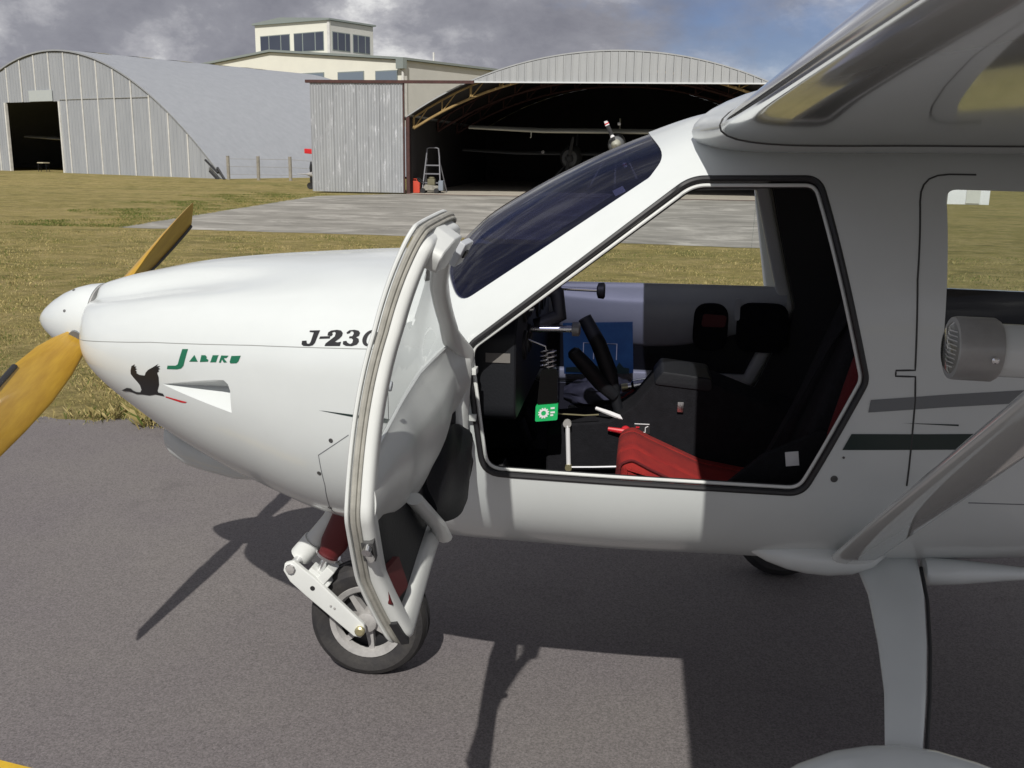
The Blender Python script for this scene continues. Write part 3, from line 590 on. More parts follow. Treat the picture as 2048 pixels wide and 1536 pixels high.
# ---- grass blades: verge near the taxiway and out to the apron
def grass_mesh(name, n, fx, fy, hmin, hmax, w, seed, cols, keep=None):
    r = np.random.default_rng(seed)
    x = r.uniform(*fx, n); y = fy[0]+(fy[1]-fy[0])*r.uniform(0, 1, n)**1.4
    cl = np.sin(x*3.1+y*1.7)+np.sin(x*1.3-y*2.9+1)+np.sin(x*7.1+y*5.3)*0.6
    ok = (y > np.array([edge_y(v) for v in x])-0.05+0.10*r.uniform(-1, 1, n)) & (r.uniform(-2.6, 2.0, n) < cl)
    if keep is not None: ok &= keep(x, y)
    x, y, cl = x[ok], y[ok], cl[ok]; n = len(x)
    h = r.uniform(hmin, hmax, n)*(0.75+0.2*np.clip(cl, -1, 1.5)); near = np.exp(-np.clip(y-5.7, 0, None)/0.35); h *= 1+1.1*near*r.uniform(0, 1, n)
    a = r.uniform(0, 2*PI, n); lean = h*r.uniform(0.2, 1.1, n); la = r.uniform(0, 2*PI, n)
    V = np.zeros((n, 4, 3)); dx, dy = np.cos(a)*w/2, np.sin(a)*w/2
    V[:, 0] = np.stack([x-dx, y-dy, np.zeros(n)], 1); V[:, 1] = np.stack([x+dx, y+dy, np.zeros(n)], 1)
    V[:, 2] = np.stack([x+dx*.5+np.cos(la)*lean*.35, y+dy*.5+np.sin(la)*lean*.35, h*.65], 1); V[:, 3] = np.stack([x+np.cos(la)*lean, y+np.sin(la)*lean, h], 1)
    me = bpy.data.meshes.new(name); me.vertices.add(n*4); me.vertices.foreach_set('co', V.reshape(-1))
    idx = np.arange(n)[:, None]*4; tri = np.concatenate([idx+np.array([[0, 1, 2]]), idx+np.array([[0, 2, 3]])], 1).reshape(-1)
    me.loops.add(n*6); me.loops.foreach_set('vertex_index', tri.astype(np.int32)); me.polygons.add(n*2)
    me.polygons.foreach_set('loop_start', np.arange(n*2, dtype=np.int32)*3); me.polygons.foreach_set('loop_total', np.full(n*2, 3, np.int32))
    mi = r.choice(len(cols), n, p=[c[1] for c in cols]); 
    g = np.sin(x*1.1+2)+np.sin(y*1.6+x*.7); mi = np.where((g > 1.0) & (r.uniform(0, 1, n) < .45), len(cols)-1, mi)
    me.polygons.foreach_set('material_index', np.repeat(mi, 2).astype(np.int32))
    for c, _ in cols: me.materials.append(c)
    me.update(); me.validate(); o = bpy.data.objects.new(name, me); COL.objects.link(o); return o
gm = [mat('blade_straw', (0.46, 0.38, 0.175), 0.9, spec=0.1), mat('blade_tan', (0.335, 0.272, 0.112), 0.9, spec=0.1), mat('blade_olive', (0.195, 0.18, 0.066), 0.9, spec=0.1), mat('blade_green', (0.10, 0.135, 0.034), 0.9, spec=0.1)]
pr = [0.3, 0.33, 0.25, 0.12]
vis = lambda x, y: (x < 0.42*y+0.5) & (x > -0.75*y)
g1 = grass_mesh('grass', 130000, (-7.5, 4), (5.45, 9.0), 0.012, 0.042, 0.0042, 11, list(zip(gm, pr)), vis); tag(g1, 'short dry grass of the verge along the taxiway', 'grass', kind='stuff')
g2 = grass_mesh('grass', 130000, (-15, 9), (9.0, 19.6), 0.012, 0.038, 0.008, 12, list(zip(gm, pr)), lambda x, y: vis(x, y) & (y < 20.1-0.1*(x+11))); tag(g2, 'dry mown grass between the verge and the concrete apron', 'grass', kind='stuff')
def verge_keep(x, y): return np.abs(y-np.array([edge_y(v) for v in x])-0.05) < 0.16+0.10*np.sin(x*4.3)
g4 = grass_mesh('grass', 90000, (-5.5, 3), (5.3, 6.2), 0.03, 0.085, 0.0038, 14, list(zip(gm, [0.34, 0.30, 0.22, 0.14])), verge_keep); tag(g4, 'longer ragged grass hanging over the taxiway edge', 'grass', kind='stuff')
# greener strip along the apron's left edge
def edge_keep(x, y): ex_ = -10.95-(y-20.2)*0.058; return (x < ex_+0.1) & (x > ex_-2.2-0.09*(y-20)-1.2*np.sin(y*1.3))
g3 = grass_mesh('grass', 110000, (-18, -10.5), (20.2, 38.5), 0.015, 0.045, 0.014, 13, [(gm[3], 0.6), (gm[2], 0.25), (gm[1], 0.15)], edge_keep); tag(g3, 'greener grass strip along the left edge of the apron', 'grass', kind='stuff')

# ================================================================== AIRCRAFT
YC = 2.9
def pchip(xs, ys):
    xs = np.array(xs, float); ys = np.array(ys, float); h = np.diff(xs); d = np.diff(ys)/h; m = np.zeros_like(ys)
    for i in range(1, len(xs)-1):
        if d[i-1]*d[i] > 0:
            w1 = 2*h[i]+h[i-1]; w2 = h[i]+2*h[i-1]; m[i] = (w1+w2)/(w1/d[i-1]+w2/d[i])
    m[0] = d[0]; m[-1] = d[-1]
    def f(x):
        i = int(min(max(np.searchsorted(xs, x)-1, 0), len(xs)-2)); t = min(max((x-xs[i])/h[i], 0), 1)
        return float((2*t**3-3*t*t+1)*ys[i]+(t**3-2*t*t+t)*h[i]*m[i]+(-2*t**3+3*t*t)*ys[i+1]+(t**3-t*t)*h[i]*m[i+1])
    return f
ST = [  # x, half width, top z, bottom z, widest z, top exponent, bottom exponent
(-1.630, .125, 1.236, 1.040, 1.112, 2.0, 2.0), (-1.615, .185, 1.246, 1.005, 1.100, 2.0, 2.0), (-1.585, .235, 1.256, .965, 1.090, 2.0, 2.0),
(-1.53, .280, 1.272, .915, 1.084, 2.05, 2.0), (-1.45, .325, 1.290, .862, 1.082, 2.1, 2.05), (-1.30, .390, 1.320, .765, 1.084, 2.15, 2.1),
(-1.10, .450, 1.342, .670, 1.085, 2.25, 2.2), (-.80, .515, 1.362, .585, 1.08, 2.35, 2.5), (-.56, .548, 1.375, .575, 1.08, 2.4, 2.8),
(-.40, .562, 1.50, .575, 1.09, 2.4, 3.0), (-.20, .570, 1.615, .575, 1.10, 2.45, 3.1), (.0, .575, 1.705, .575, 1.11, 2.5, 3.2),
(.2, .578, 1.768, .578, 1.12, 2.6, 3.2), (.4, .578, 1.785, .580, 1.12, 2.7, 3.2), (.9, .560, 1.785, .600, 1.13, 2.7, 3.1),
(1.4, .500, 1.70, .650, 1.14, 2.5, 2.8), (2.2, .360, 1.46, .780, 1.13, 2.2, 2.4), (3.2, .220, 1.27, .920, 1.10, 2.0, 2.1), (4.3, .060, 1.13, 1.02, 1.08, 2.0, 2.0)]
_c = list(zip(*ST)); FW, FT, FB, FC, FNT, FNB = [pchip(_c[0], _c[i]) for i in range(1, 7)]
def halfw(x, z):
    zc = FC(x); w = FW(x)
    if z >= zc: t = (z-zc)/(FT(x)-zc); n = FNT(x)
    else: t = (zc-z)/(zc-FB(x)); n = FNB(x)
    return 0.0 if t >= 1 else w*(1-t**n)**(1/n)
def surf(x, z): return YC-halfw(x, z)
def fus_ring(x, M=112, off=0.0):
    w, zt, zb, zc, nt_, nb_ = FW(x), FT(x), FB(x), FC(x), FNT(x), FNB(x); out = []
    for k in range(M):
        a = 2*PI*(k+0.5)/M; c, s = math.cos(a), math.sin(a); n = nt_ if s > 0 else nb_; h = (zt-zc) if s > 0 else (zc-zb)
        y = w*math.copysign(abs(c)**(2/n), c); z = h*math.copysign(abs(s)**(2/n), s)
        if s > 0 and x < -0.7:      # shallow valley between the cylinder cheeks and the spine of the cowl
            g = 1-0.155*math.exp(-((abs(math.degrees(math.atan2(s, abs(c))))-58)/13)**2)*sstep(-0.75, -1.5, x); y *= g; z *= g
        k_ = 1-off/max(w, 0.05)
        out.append((x, YC+y*k_, zc+z*(1-off/max(h, 0.05))))
    return out
def snorm(x, z, side=-1):
    e = 0.004; h0 = halfw(x, z); dx = (halfw(x+e, z)-halfw(x-e, z))/(2*e); dz = (halfw(x, z+e)-halfw(x, z-e))/(2*e)
    return Vector((-dx, side, -dz)).normalized()
def on(x, z, off=0.0, side=-1):
    y = YC+side*halfw(x, z); return Vector((x, y, z))+snorm(x, z, side)*off

AC = root('light_aircraft', (-0.2, YC, 0.0), 'white high-wing light aircraft with yellow propeller and its cabin door open', 'aircraft')

# ---- cowling (closed solid) with a submerged side outlet cut into it
sx = [-1.630, -1.626, -1.620, -1.612, -1.602, -1.59, -1.575, -1.555, -1.53]+list(np.arange(-1.505, -0.601, 0.0201))+[-0.600]
mb = MB().rings([fus_ring(x, 128) for x in sx]); cowl = obj('cowling', mb, [white], AC, smooth=0)
def hull(pts):
    bm = bmesh.new(); [bm.verts.new(p) for p in pts]; bmesh.ops.convex_hull(bm, input=bm.verts[:]); me = bpy.data.meshes.new('c'); bm.to_mesh(me); bm.free(); o = bpy.data.objects.new('c', me); COL.objects.link(o); return o
for side in (-1, 1):
    c = hull([on(-1.262, 1.028, 0.0005, side)]+[on(x, z, 0.02, side) for x, z in ((-1.15, 1.056), (-1.10, 1.069), (-1.066, 1.071), (-1.050, 1.058), (-1.043, 1.035), (-1.046, 0.958))]+[on(-1.043, 1.022, -0.062, side)])
    boolean(cowl, c); kill(c)
finish(cowl.data, 40)
# ---- cabin and rear fuselage shell with door, windscreen and window openings
fx_ = [-0.598, -0.58, -0.57, -0.56, -0.55]+list(np.arange(-0.53, 1.45, 0.02))+list(np.arange(1.5, 4.3, 0.08))+[4.3]
mb = MB().rings([fus_ring(x, 128) for x in fx_], cap=False)
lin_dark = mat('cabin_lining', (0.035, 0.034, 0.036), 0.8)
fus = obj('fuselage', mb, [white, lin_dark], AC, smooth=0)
DOOR0 = [(.118, 1.604), (.414, 1.609), (.541, 1.150), (.417, .860), (-.362, .866), (-.405, 1.194)]
DOOR = round_poly(DOOR0, [.11, .045, .06, .055, .06, .055], 9)
WS = round_poly([(-.425, 1.290), (.022, 1.597), (.060, 1.650), (.018, 1.705), (-.02, 1.95), (-.585, 1.95), (-.565, 1.398), (-.49, 1.378)], [.035, .04, .05, .03, .01, .01, .01, .05], 7)
RW = round_poly([(.690, 1.583), (1.30, 1.575), (1.42, 1.42), (1.36, 1.235), (.696, 1.235)], [.025, .06, .08, .05, .03], 7)
def cutter(poly, y0, y1):
    o = obj('c', MB().prism(poly, lambda p, q, d: (p, y0+d, q), y1-y0), [white], smooth=0); return o
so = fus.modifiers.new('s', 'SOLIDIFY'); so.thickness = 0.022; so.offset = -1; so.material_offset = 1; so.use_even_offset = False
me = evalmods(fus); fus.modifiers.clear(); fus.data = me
for P in (DOOR, WS, RW):
    c = cutter(P, 1.5, 4.3); c.location = (0, 0, 0); boolean(fus, c); kill(c)
fus.data.name = 'fuselage'; finish(fus.data, 40)
# ---- glazing
def skin_patch(name, poly, m, par, y0, y1, th=0.005, off=0.006, xr=None):
    a, b = min(p[0] for p in poly)-0.04, max(p[0] for p in poly)+0.04
    X = np.arange(max(a, -0.598), b, 0.02)
    o = obj(name, MB().rings([fus_ring(x, 128, off) for x in X], cap=False), [m], par, smooth=0)
    s_ = o.modifiers.new('s', 'SOLIDIFY'); s_.thickness = th; s_.offset = -1; me = evalmods(o); o.modifiers.clear(); o.data = me
    c = cutter(poly, y0, y1); boolean(o, c, 'INTERSECT'); kill(c); o.data.name = name; finish(o.data, 40); return o
skin_patch('windscreen', inset(WS, -0.006), tint, AC, 1.5, 4.3)
skin_patch('rear_window', inset(RW, -0.006), clear, AC, 1.5, 2.9); skin_patch('rear_window', inset(RW, -0.006), clear, AC, 2.9, 4.3)

# ---- surface lines, screws, decals
def seam(name, pts, par=AC, m=line_m, r=0.0016, side=-1, close=False):
    P = []
    for i in range(len(pts)-1 + (1 if close else 0)):
        a, b = pts[i], pts[(i+1) % len(pts)]; n = max(2, int(math.hypot(b[0]-a[0], b[1]-a[1])/0.012))
        P += [on(a[0]+(b[0]-a[0])*k/n, a[1]+(b[1]-a[1])*k/n, 0.0, side) for k in range(n)]
    if not close: P.append(on(*pts[-1], 0.0, side))
    return obj(name, MB().tube(P, r, 6, closed=close), m, par)
faint = mat('cowl_joint', (0.30, 0.31, 0.30), 0.7)
def decal(name, poly, m, lev=2, off=0.0012, side=-1): return obj(name, flatmesh(poly, lambda a, b: on(a, b, off, side), lev), m, AC, fixn=False)
seam('cowl_joint', [(-1.59, 1.108), (-1.295, 1.139), (-.98, 1.158), (-.60, 1.173)], m=faint, r=0.0011)
seam('inspection_panel_edge', [(-.7087, .9464), (-.799, .8796), (-.797, .785), (-.812, .68), (-.80, .62)], m=decal_grey, r=0.0012)
for x, z in ((-.759, .926), (-.806, .823), (-.812, .69), (.484, .910), (.50, .965)):
    n = snorm(x, z); r = 0.0085 if x > .48 and z < .95 else 0.006 if x < 0 else .003
    obj('fastener', MB().lathe([(-.002, r), (0.0012, r), (0.0018, r*.55), (0.0008, r*.5), (0.0008, 0.0001)], on(x, z), n, 16), screw_m, AC)
seam('hatch_edge', [(.76, 1.616), (.70, 1.616), (.675, 1.613), (.655, 1.605), (.642, 1.592), (.635, 1.576), (.632, 1.555), (.629, 1.384), (.640, 1.180), (.598, 1.178), (.598, 1.165), (.642, 1.165), (.647, 1.11), (.652, .90)], r=0.0022)
seam('belly_joint', [(.80, .86), (1.3, .86), (2.0, .92)], m=decal_grey, r=0.0014)
decal('grey_stripe', [(.548, 1.107), (.72, 1.126), (.98, 1.15), (1.4, 1.19), (1.4, 1.16), (.98, 1.12), (.72, 1.096), (.545, 1.077)], decal_grey, 3)
decal('dark_stripe', [(.512, 1.024), (.70, 1.031), (1.4, 1.06), (1.4, 1.02), (.70, .993), (.495, .984)], decal_dark, 3)
decal('pin_stripe', [(.62, 1.055), (.75, 1.056), (.75, 1.052)], decal_dark, 1)
decal('dark_stripe', [(-.7879, 1.0064), (-.7016, 1.003), (-.5625, .998), (-.5625, .984), (-.66, .993)], decal_dark, 2)
BIRD = [(-1.432, 0.9806), (-1.4011, 0.9957), (-1.3841, 0.9967), (-1.3773, 0.9913), (-1.3633, 0.9889), (-1.3488, 0.9909), (-1.3412, 0.9999), (-1.3427, 1.0128), (-1.3505, 1.0226), (-1.3624, 1.0336), (-1.3704, 1.0426), (-1.3695, 1.0524), (-1.3635, 1.0664), (-1.3496, 1.0735), (-1.3553, 1.0661), (-1.345, 1.0681), (-1.3514, 1.0624), (-1.344, 1.0609), (-1.3516, 1.0564), (-1.3463, 1.0536), (-1.3487, 1.0483), (-1.3368, 1.0446), (-1.3188, 1.0453), (-1.3136, 1.0547), (-1.3035, 1.0636), (-1.2866, 1.0725), (-1.2657, 1.0844), (-1.2749, 1.0759), (-1.2608, 1.0792), (-1.2685, 1.0732), (-1.2612, 1.0713), (-1.2692, 1.067), (-1.2659, 1.064), (-1.2736, 1.0589), (-1.2701, 1.0462), (-1.2722, 1.0248), (-1.2813, 1.0073), (-1.2807, 1.0012), (-1.2638, 0.9996), (-1.2606, 0.992), (-1.2765, 0.9926), (-1.2918, 0.9928), (-1.3166, 0.9862), (-1.343, 0.985), (-1.3666, 0.9816), (-1.3809, 0.9839), (-1.3962, 0.9847), (-1.4144, 0.9814)]
TAIL = [(-1.256, 0.993), (-1.2016, 0.9869), (-1.1855, 0.9855), (-1.1925, 0.9816), (-1.207, 0.9814), (-1.2577, 0.9898)]
LET = {'J': [(-1.1865, 1.1315), (-1.1682, 1.1331), (-1.1835, 1.088), (-1.1921, 1.0794), (-1.2063, 1.0756), (-1.2388, 1.0731), (-1.2359, 1.0826), (-1.2095, 1.0853), (-1.202, 1.0894)], 'A': [(-1.1474, 1.1197), (-1.1373, 1.1032), (-1.1644, 1.1007)], 'B': [(-1.1256, 1.121), (-1.1131, 1.1221), (-1.1085, 1.1177), (-1.1104, 1.114), (-1.1037, 1.1108), (-1.1053, 1.1062), (-1.1304, 1.1029)], 'I': [(-1.0905, 1.124), (-1.0719, 1.1256), (-1.0744, 1.1229), (-1.0805, 1.1068), (-1.0993, 1.1051), (-1.0969, 1.1082)], 'R': [(-1.0644, 1.1256), (-1.0423, 1.1269), (-1.0484, 1.1207), (-1.0569, 1.1193), (-1.047, 1.1094), (-1.057, 1.1079), (-1.0625, 1.1154), (-1.0656, 1.1071), (-1.0719, 1.1066)], 'U': [(-1.0338, 1.1269), (-1.0058, 1.1299), (-1.0128, 1.1149), (-1.0183, 1.1097), (-1.0367, 1.1075), (-1.0392, 1.1111)]}
NUM = {'J': [(-0.8157, 1.2039), (-0.7876, 1.2062), (-0.7971, 1.1766), (-0.8025, 1.1703), (-0.8123, 1.1676), (-0.8286, 1.1672), (-0.8339, 1.1707), (-0.8333, 1.1788), (-0.8212, 1.1802), (-0.8191, 1.1734), (-0.8129, 1.1731), (-0.8094, 1.1775), (-0.804, 1.2002), (-0.8159, 1.2005)], '-': [(-0.7851, 1.1921), (-0.7573, 1.1945), (-0.7585, 1.189), (-0.7871, 1.1865)], '2': [(-0.7655, 1.1957), (-0.7647, 1.2025), (-0.7575, 1.2073), (-0.742, 1.2099), (-0.7306, 1.2089), (-0.7249, 1.2039), (-0.7258, 1.1971), (-0.7327, 1.1899), (-0.7436, 1.1824), (-0.7355, 1.1815), (-0.7266, 1.1834), (-0.7286, 1.1733), (-0.7702, 1.1707), (-0.7681, 1.1767), (-0.7561, 1.1861), (-0.7453, 1.1946), (-0.7439, 1.2028), (-0.7483, 1.2052), (-0.7535, 1.2029), (-0.7511, 1.1983), (-0.7553, 1.1946)], '3': [(-0.7152, 1.2054), (-0.7083, 1.2108), (-0.6948, 1.2126), (-0.6835, 1.2112), (-0.6787, 1.2065), (-0.6808, 1.1997), (-0.6881, 1.1959), (-0.6806, 1.1929), (-0.6789, 1.1862), (-0.684, 1.1791), (-0.6972, 1.1749), (-0.713, 1.1746), (-0.7212, 1.1779), (-0.7213, 1.1848), (-0.7124, 1.1863), (-0.7091, 1.1821), (-0.7017, 1.1794), (-0.6962, 1.1828), (-0.6951, 1.1897), (-0.6994, 1.1929), (-0.7065, 1.1928), (-0.7059, 1.1969), (-0.6982, 1.198), (-0.6953, 1.2042), (-0.698, 1.2087), (-0.7039, 1.2087), (-0.7059, 1.2043), (-0.7135, 1.2022)]}
zc_, zr = (-.650, 1.196), [(0.020, 0.019), (0.0085, 0.0135)]
zo = [(zc_[0]+zr[0][0]*math.cos(a)+0.28*zr[0][1]*math.sin(a), zc_[1]+zr[0][1]*math.sin(a)) for a in [2*PI*i/24 for i in range(25)]]
zi = [(zc_[0]+zr[1][0]*math.cos(a)+0.28*zr[1][1]*math.sin(a), zc_[1]+zr[1][1]*math.sin(a)) for a in [-2*PI*i/24 for i in range(25)]]
decal('bird_emblem', BIRD, decal_black, 1); decal('bird_emblem_leg', TAIL, decal_red, 1)
for k, v in LET.items(): decal('lettering', v, decal_green, 1)
for k, v in NUM.items(): decal('registration_number', v, decal_black, 1)
mbz = MB()
for i in range(24):
    q = [zo[i], zo[i+1], zi[24-i-1], zi[24-i]]; mbz.add([on(a, b, 0.0012) for a, b in q], [(0, 1, 2, 3)])
obj('registration_number', mbz, decal_black, AC, fixn=False)

# ---- spinner and propeller
HUBZ = 1.122
spin = obj('spinner', MB().lathe([(-1.852, 0.002), (-1.848, 0.012), (-1.838, 0.026), (-1.82, 0.044), (-1.79, 0.067), (-1.755, 0.088), (-1.715, 0.105), (-1.675, 0.115), (-1.640, 0.119), (-1.634, 0.119), (-1.634, 0.10)], (0, YC, HUBZ), (1, 0, 0), 48), white, AC)
obj('spinner_backplate', MB().lathe([(-1.6335, 0.116), (-1.629, 0.116)], (0, YC, HUBZ), (1, 0, 0), 40), alloy, AC)
PX = -1.672; BA = R_(21.5)
for a in (R_(25), R_(115), R_(205), R_(295), R_(70), R_(160)):
    d = Vector((0, -math.cos(a), math.sin(a))); obj('spinner_screw', MB().lathe([(-.002, .0045), (.0012, .0045), (.0014, .002)], Vector((-1.71, YC, HUBZ))+d*0.1065, d, 10), screw_m, spin)
for s, nm in ((1, 'near'), (-1, 'far')):
    er = Vector((0, -math.cos(BA), -math.sin(BA)))*s; up = Vector((0, -math.sin(BA), math.cos(BA)))*s; ex3 = Vector((1, 0, 0)); hub = Vector((PX, YC, HUBZ))
    rs = []; guard = []
    for r, ch, beta, th in ((.06, .058, 60, .040), (.105, .070, 54, .036), (.16, .098, 47, .030), (.24, .126, 40, .025), (.36, .146, 32, .020), (.50, .142, 26, .016), (.64, .126, 21, .012), (.74, .112, 18, .009), (.79, .104, 17, .007), (.80, .098, 17, .004)):
        b = R_(beta); cdir = up*math.cos(b)-ex3*math.sin(b); ndir = ex3*math.cos(b)+up*math.sin(b); ring = []
        for k in range(24):
            t = 2*PI*k/24; u = math.cos(t); v = math.sin(t); tt = th*(0.9 if v < 0 else 0.28)   # flat aft face, cambered front face
            ring.append(hub+er*r+cdir*(u*ch/2+ch*0.06)+ndir*(v*tt*(1-0.25*u)))
        rs.append(ring); guard.append((hub+er*r+cdir*(ch*0.53), r))
    bl = obj('propeller_blade', MB().rings(rs), wood, AC, smooth=50)
    obj('leading_edge_guard', MB().tube([g for g, r in guard if .3 < r < .795], 0.009, 8, flat=0.8), rubber, bl)
    obj('blade_cuff', MB().tube([hub+er*0.098, hub+er*0.118], 0.034, 16, flat=0.75, up=ex3), decal_grey, bl)

# ---- chin scoop under the nose
mb = MB(); rs = []
for x, zc2, w, h in ((-1.43, .775, .060, .050), (-1.415, .765, .068, .062), (-1.37, .738, .072, .062), (-1.30, .712, .070, .055), (-1.22, .690, .06, .05), (-1.12, .668, .04, .03)):
    rs.append([(x, YC-0.02+w*math.cos(a), zc2+h*math.sin(a)) for a in [2*PI*i/24 for i in range(24)]])
mb.rings(rs); sc = obj('chin_scoop', mb, white, AC)
obj('scoop_mouth', MB().lathe([(0, .048), (.004, .046)], (-1.432, YC-0.02, .775), (-1, 0, 0.0), 20), rubber, sc)

# ---- nose gear
ng = obj('nose_leg', MB().tube([(-.86, YC-.0, .62), (-.93, YC-.0, .505), (-1.022, YC-.0, .392)], 0.030, 16), dwhite, AC)
obj('leg_collar', MB().tube([(-.985, YC, .437), (-1.032, YC, .38)], 0.036, 16), dwhite, ng)
obj('pivot_pin', MB().tube([(-1.03, YC-.105, .379), (-1.03, YC+.105, .379)], 0.016, 12), chrome, ng)
for s in (-1, 1):
    yy = YC+s*.082
    P = [(-1.05, .395), (-1.02, .405), (-.985, .375), (-.955, .352), (-.80, .205), (-.797, .178), (-.812, .16), (-.835, .165), (-.985, .290), (-1.035, .335), (-1.055, .37)]
    arm = obj('fork_arm', MB().prism(P, lambda p, q, d: (p, yy+d*s, q), .018), dwhite, AC, bevel=.004, smooth=40)
    obj('axle_nut', MB().lathe([(0, .016), (.010, .016), (.014, .011), (.014, .001)], (-.812, yy+s*.018, .186), (0, s, 0), 12), brass, arm)
    obj('pivot_bolt', MB().lathe([(0, .014), (.010, .014), (.012, .004)], (-1.03, yy+s*.018, .379), (0, s, 0), 8), alloy, arm)
    obj('lightening_hole', MB().lathe([(0, .008), (.0006, .008)], (-.962, yy+s*.0185, .318), (0, s, 0), 14), rubber, arm)
    for (bx, bz) in ((-.905, .262), (-.893, .255)): obj('arm_rivet', MB().lathe([(0, .0045), (.003, .003)], (bx, yy+s*.018, bz), (0, s, 0), 8), alloy, arm)
obj('shock_bracket', MB().box((-.955, YC-.06, .335), (.08, .05, .05), tilt=(R_(40), 'Y')).box((-.925, YC-.06, .355), (.03, .06, .06), tilt=(R_(40), 'Y')), dwhite, AC, bevel=.004)
shock = obj('shock_rod', MB().tube([(-.955, YC-.055, .352), (-.915, YC-.05, .43)], .012, 12), chrome, AC)
obj('shock_rubber', MB().tube([(-.922, YC-.05, .415), (-.905, YC-.048, .45), (-.87, YC-.04, .53), (-.85, YC-.035, .58)], [.032, .043, .043, .040], 20), dkred, shock)
obj('shock_washer', MB().tube([(-.926, YC-.05, .408), (-.922, YC-.05, .416)], .040, 20), chrome, shock)
def wheel(cx, cy, cz, R, par):
    t = obj('tyre', MB().lathe([(-.045, R*.62), (-.058, R*.74), (-.060, R*.86), (-.048, R*.95), (-.025, R*.992), (0, R), (.025, R*.992), (.048, R*.95), (.060, R*.86), (.058, R*.74), (.045, R*.62)], (cx, cy, cz), (0, 1, 0), 56, cap=False), tyre_m, par)
    for k in (-.016, 0.016): obj('tread_groove', MB().tube([(cx+R*1.0*math.cos(a), cy+k, cz+R*1.0*math.sin(a)) for a in [2*PI*i/48 for i in range(48)]], .0022, 6, closed=True), rubber, t)
    rim = obj('rim', MB().lathe([(-.030, R*.50), (-.048, R*.55), (-.052, R*.635), (-.044, R*.655), (.044, R*.655), (.052, R*.635), (.048, R*.55), (.030, R*.50)], (cx, cy, cz), (0, 1, 0), 48, cap=False), alloy, par)
    obj('rim_disc', MB().lathe([(-.012, R*.54), (.012, R*.54)], (cx, cy, cz), (0, 1, 0), 40), rubber, rim)
    for i in range(7):
        a = 2*PI*i/7+.35; e1 = Vector((math.cos(a), 0, math.sin(a))); e2 = Vector((-math.sin(a), 0, math.cos(a))); c = Vector((cx, cy, cz))
        P = [c+e1*R*.12+e2*R*.07, c+e1*R*.53+e2*R*.04, c+e1*R*.53-e2*R*.04, c+e1*R*.12-e2*R*.07]
        mb = MB(); mb.add([p+Vector((0, -.038, 0)) for p in P]+[p+Vector((0, .038, 0)) for p in P], [(0, 1, 2, 3), (7, 6, 5, 4), (0, 4, 5, 1), (1, 5, 6, 2), (2, 6, 7, 3), (3, 7, 4, 0)]); obj('spoke', mb, alloy, rim, smooth=0)
    obj('hub', MB().lathe([(-.06, R*.10), (-.055, R*.17), (-.03, R*.2), (.03, R*.2), (.055, R*.17), (.06, R*.10)], (cx, cy, cz), (0, 1, 0), 24), alloy, rim)
wheel(-.805, YC, .190, .190, AC)

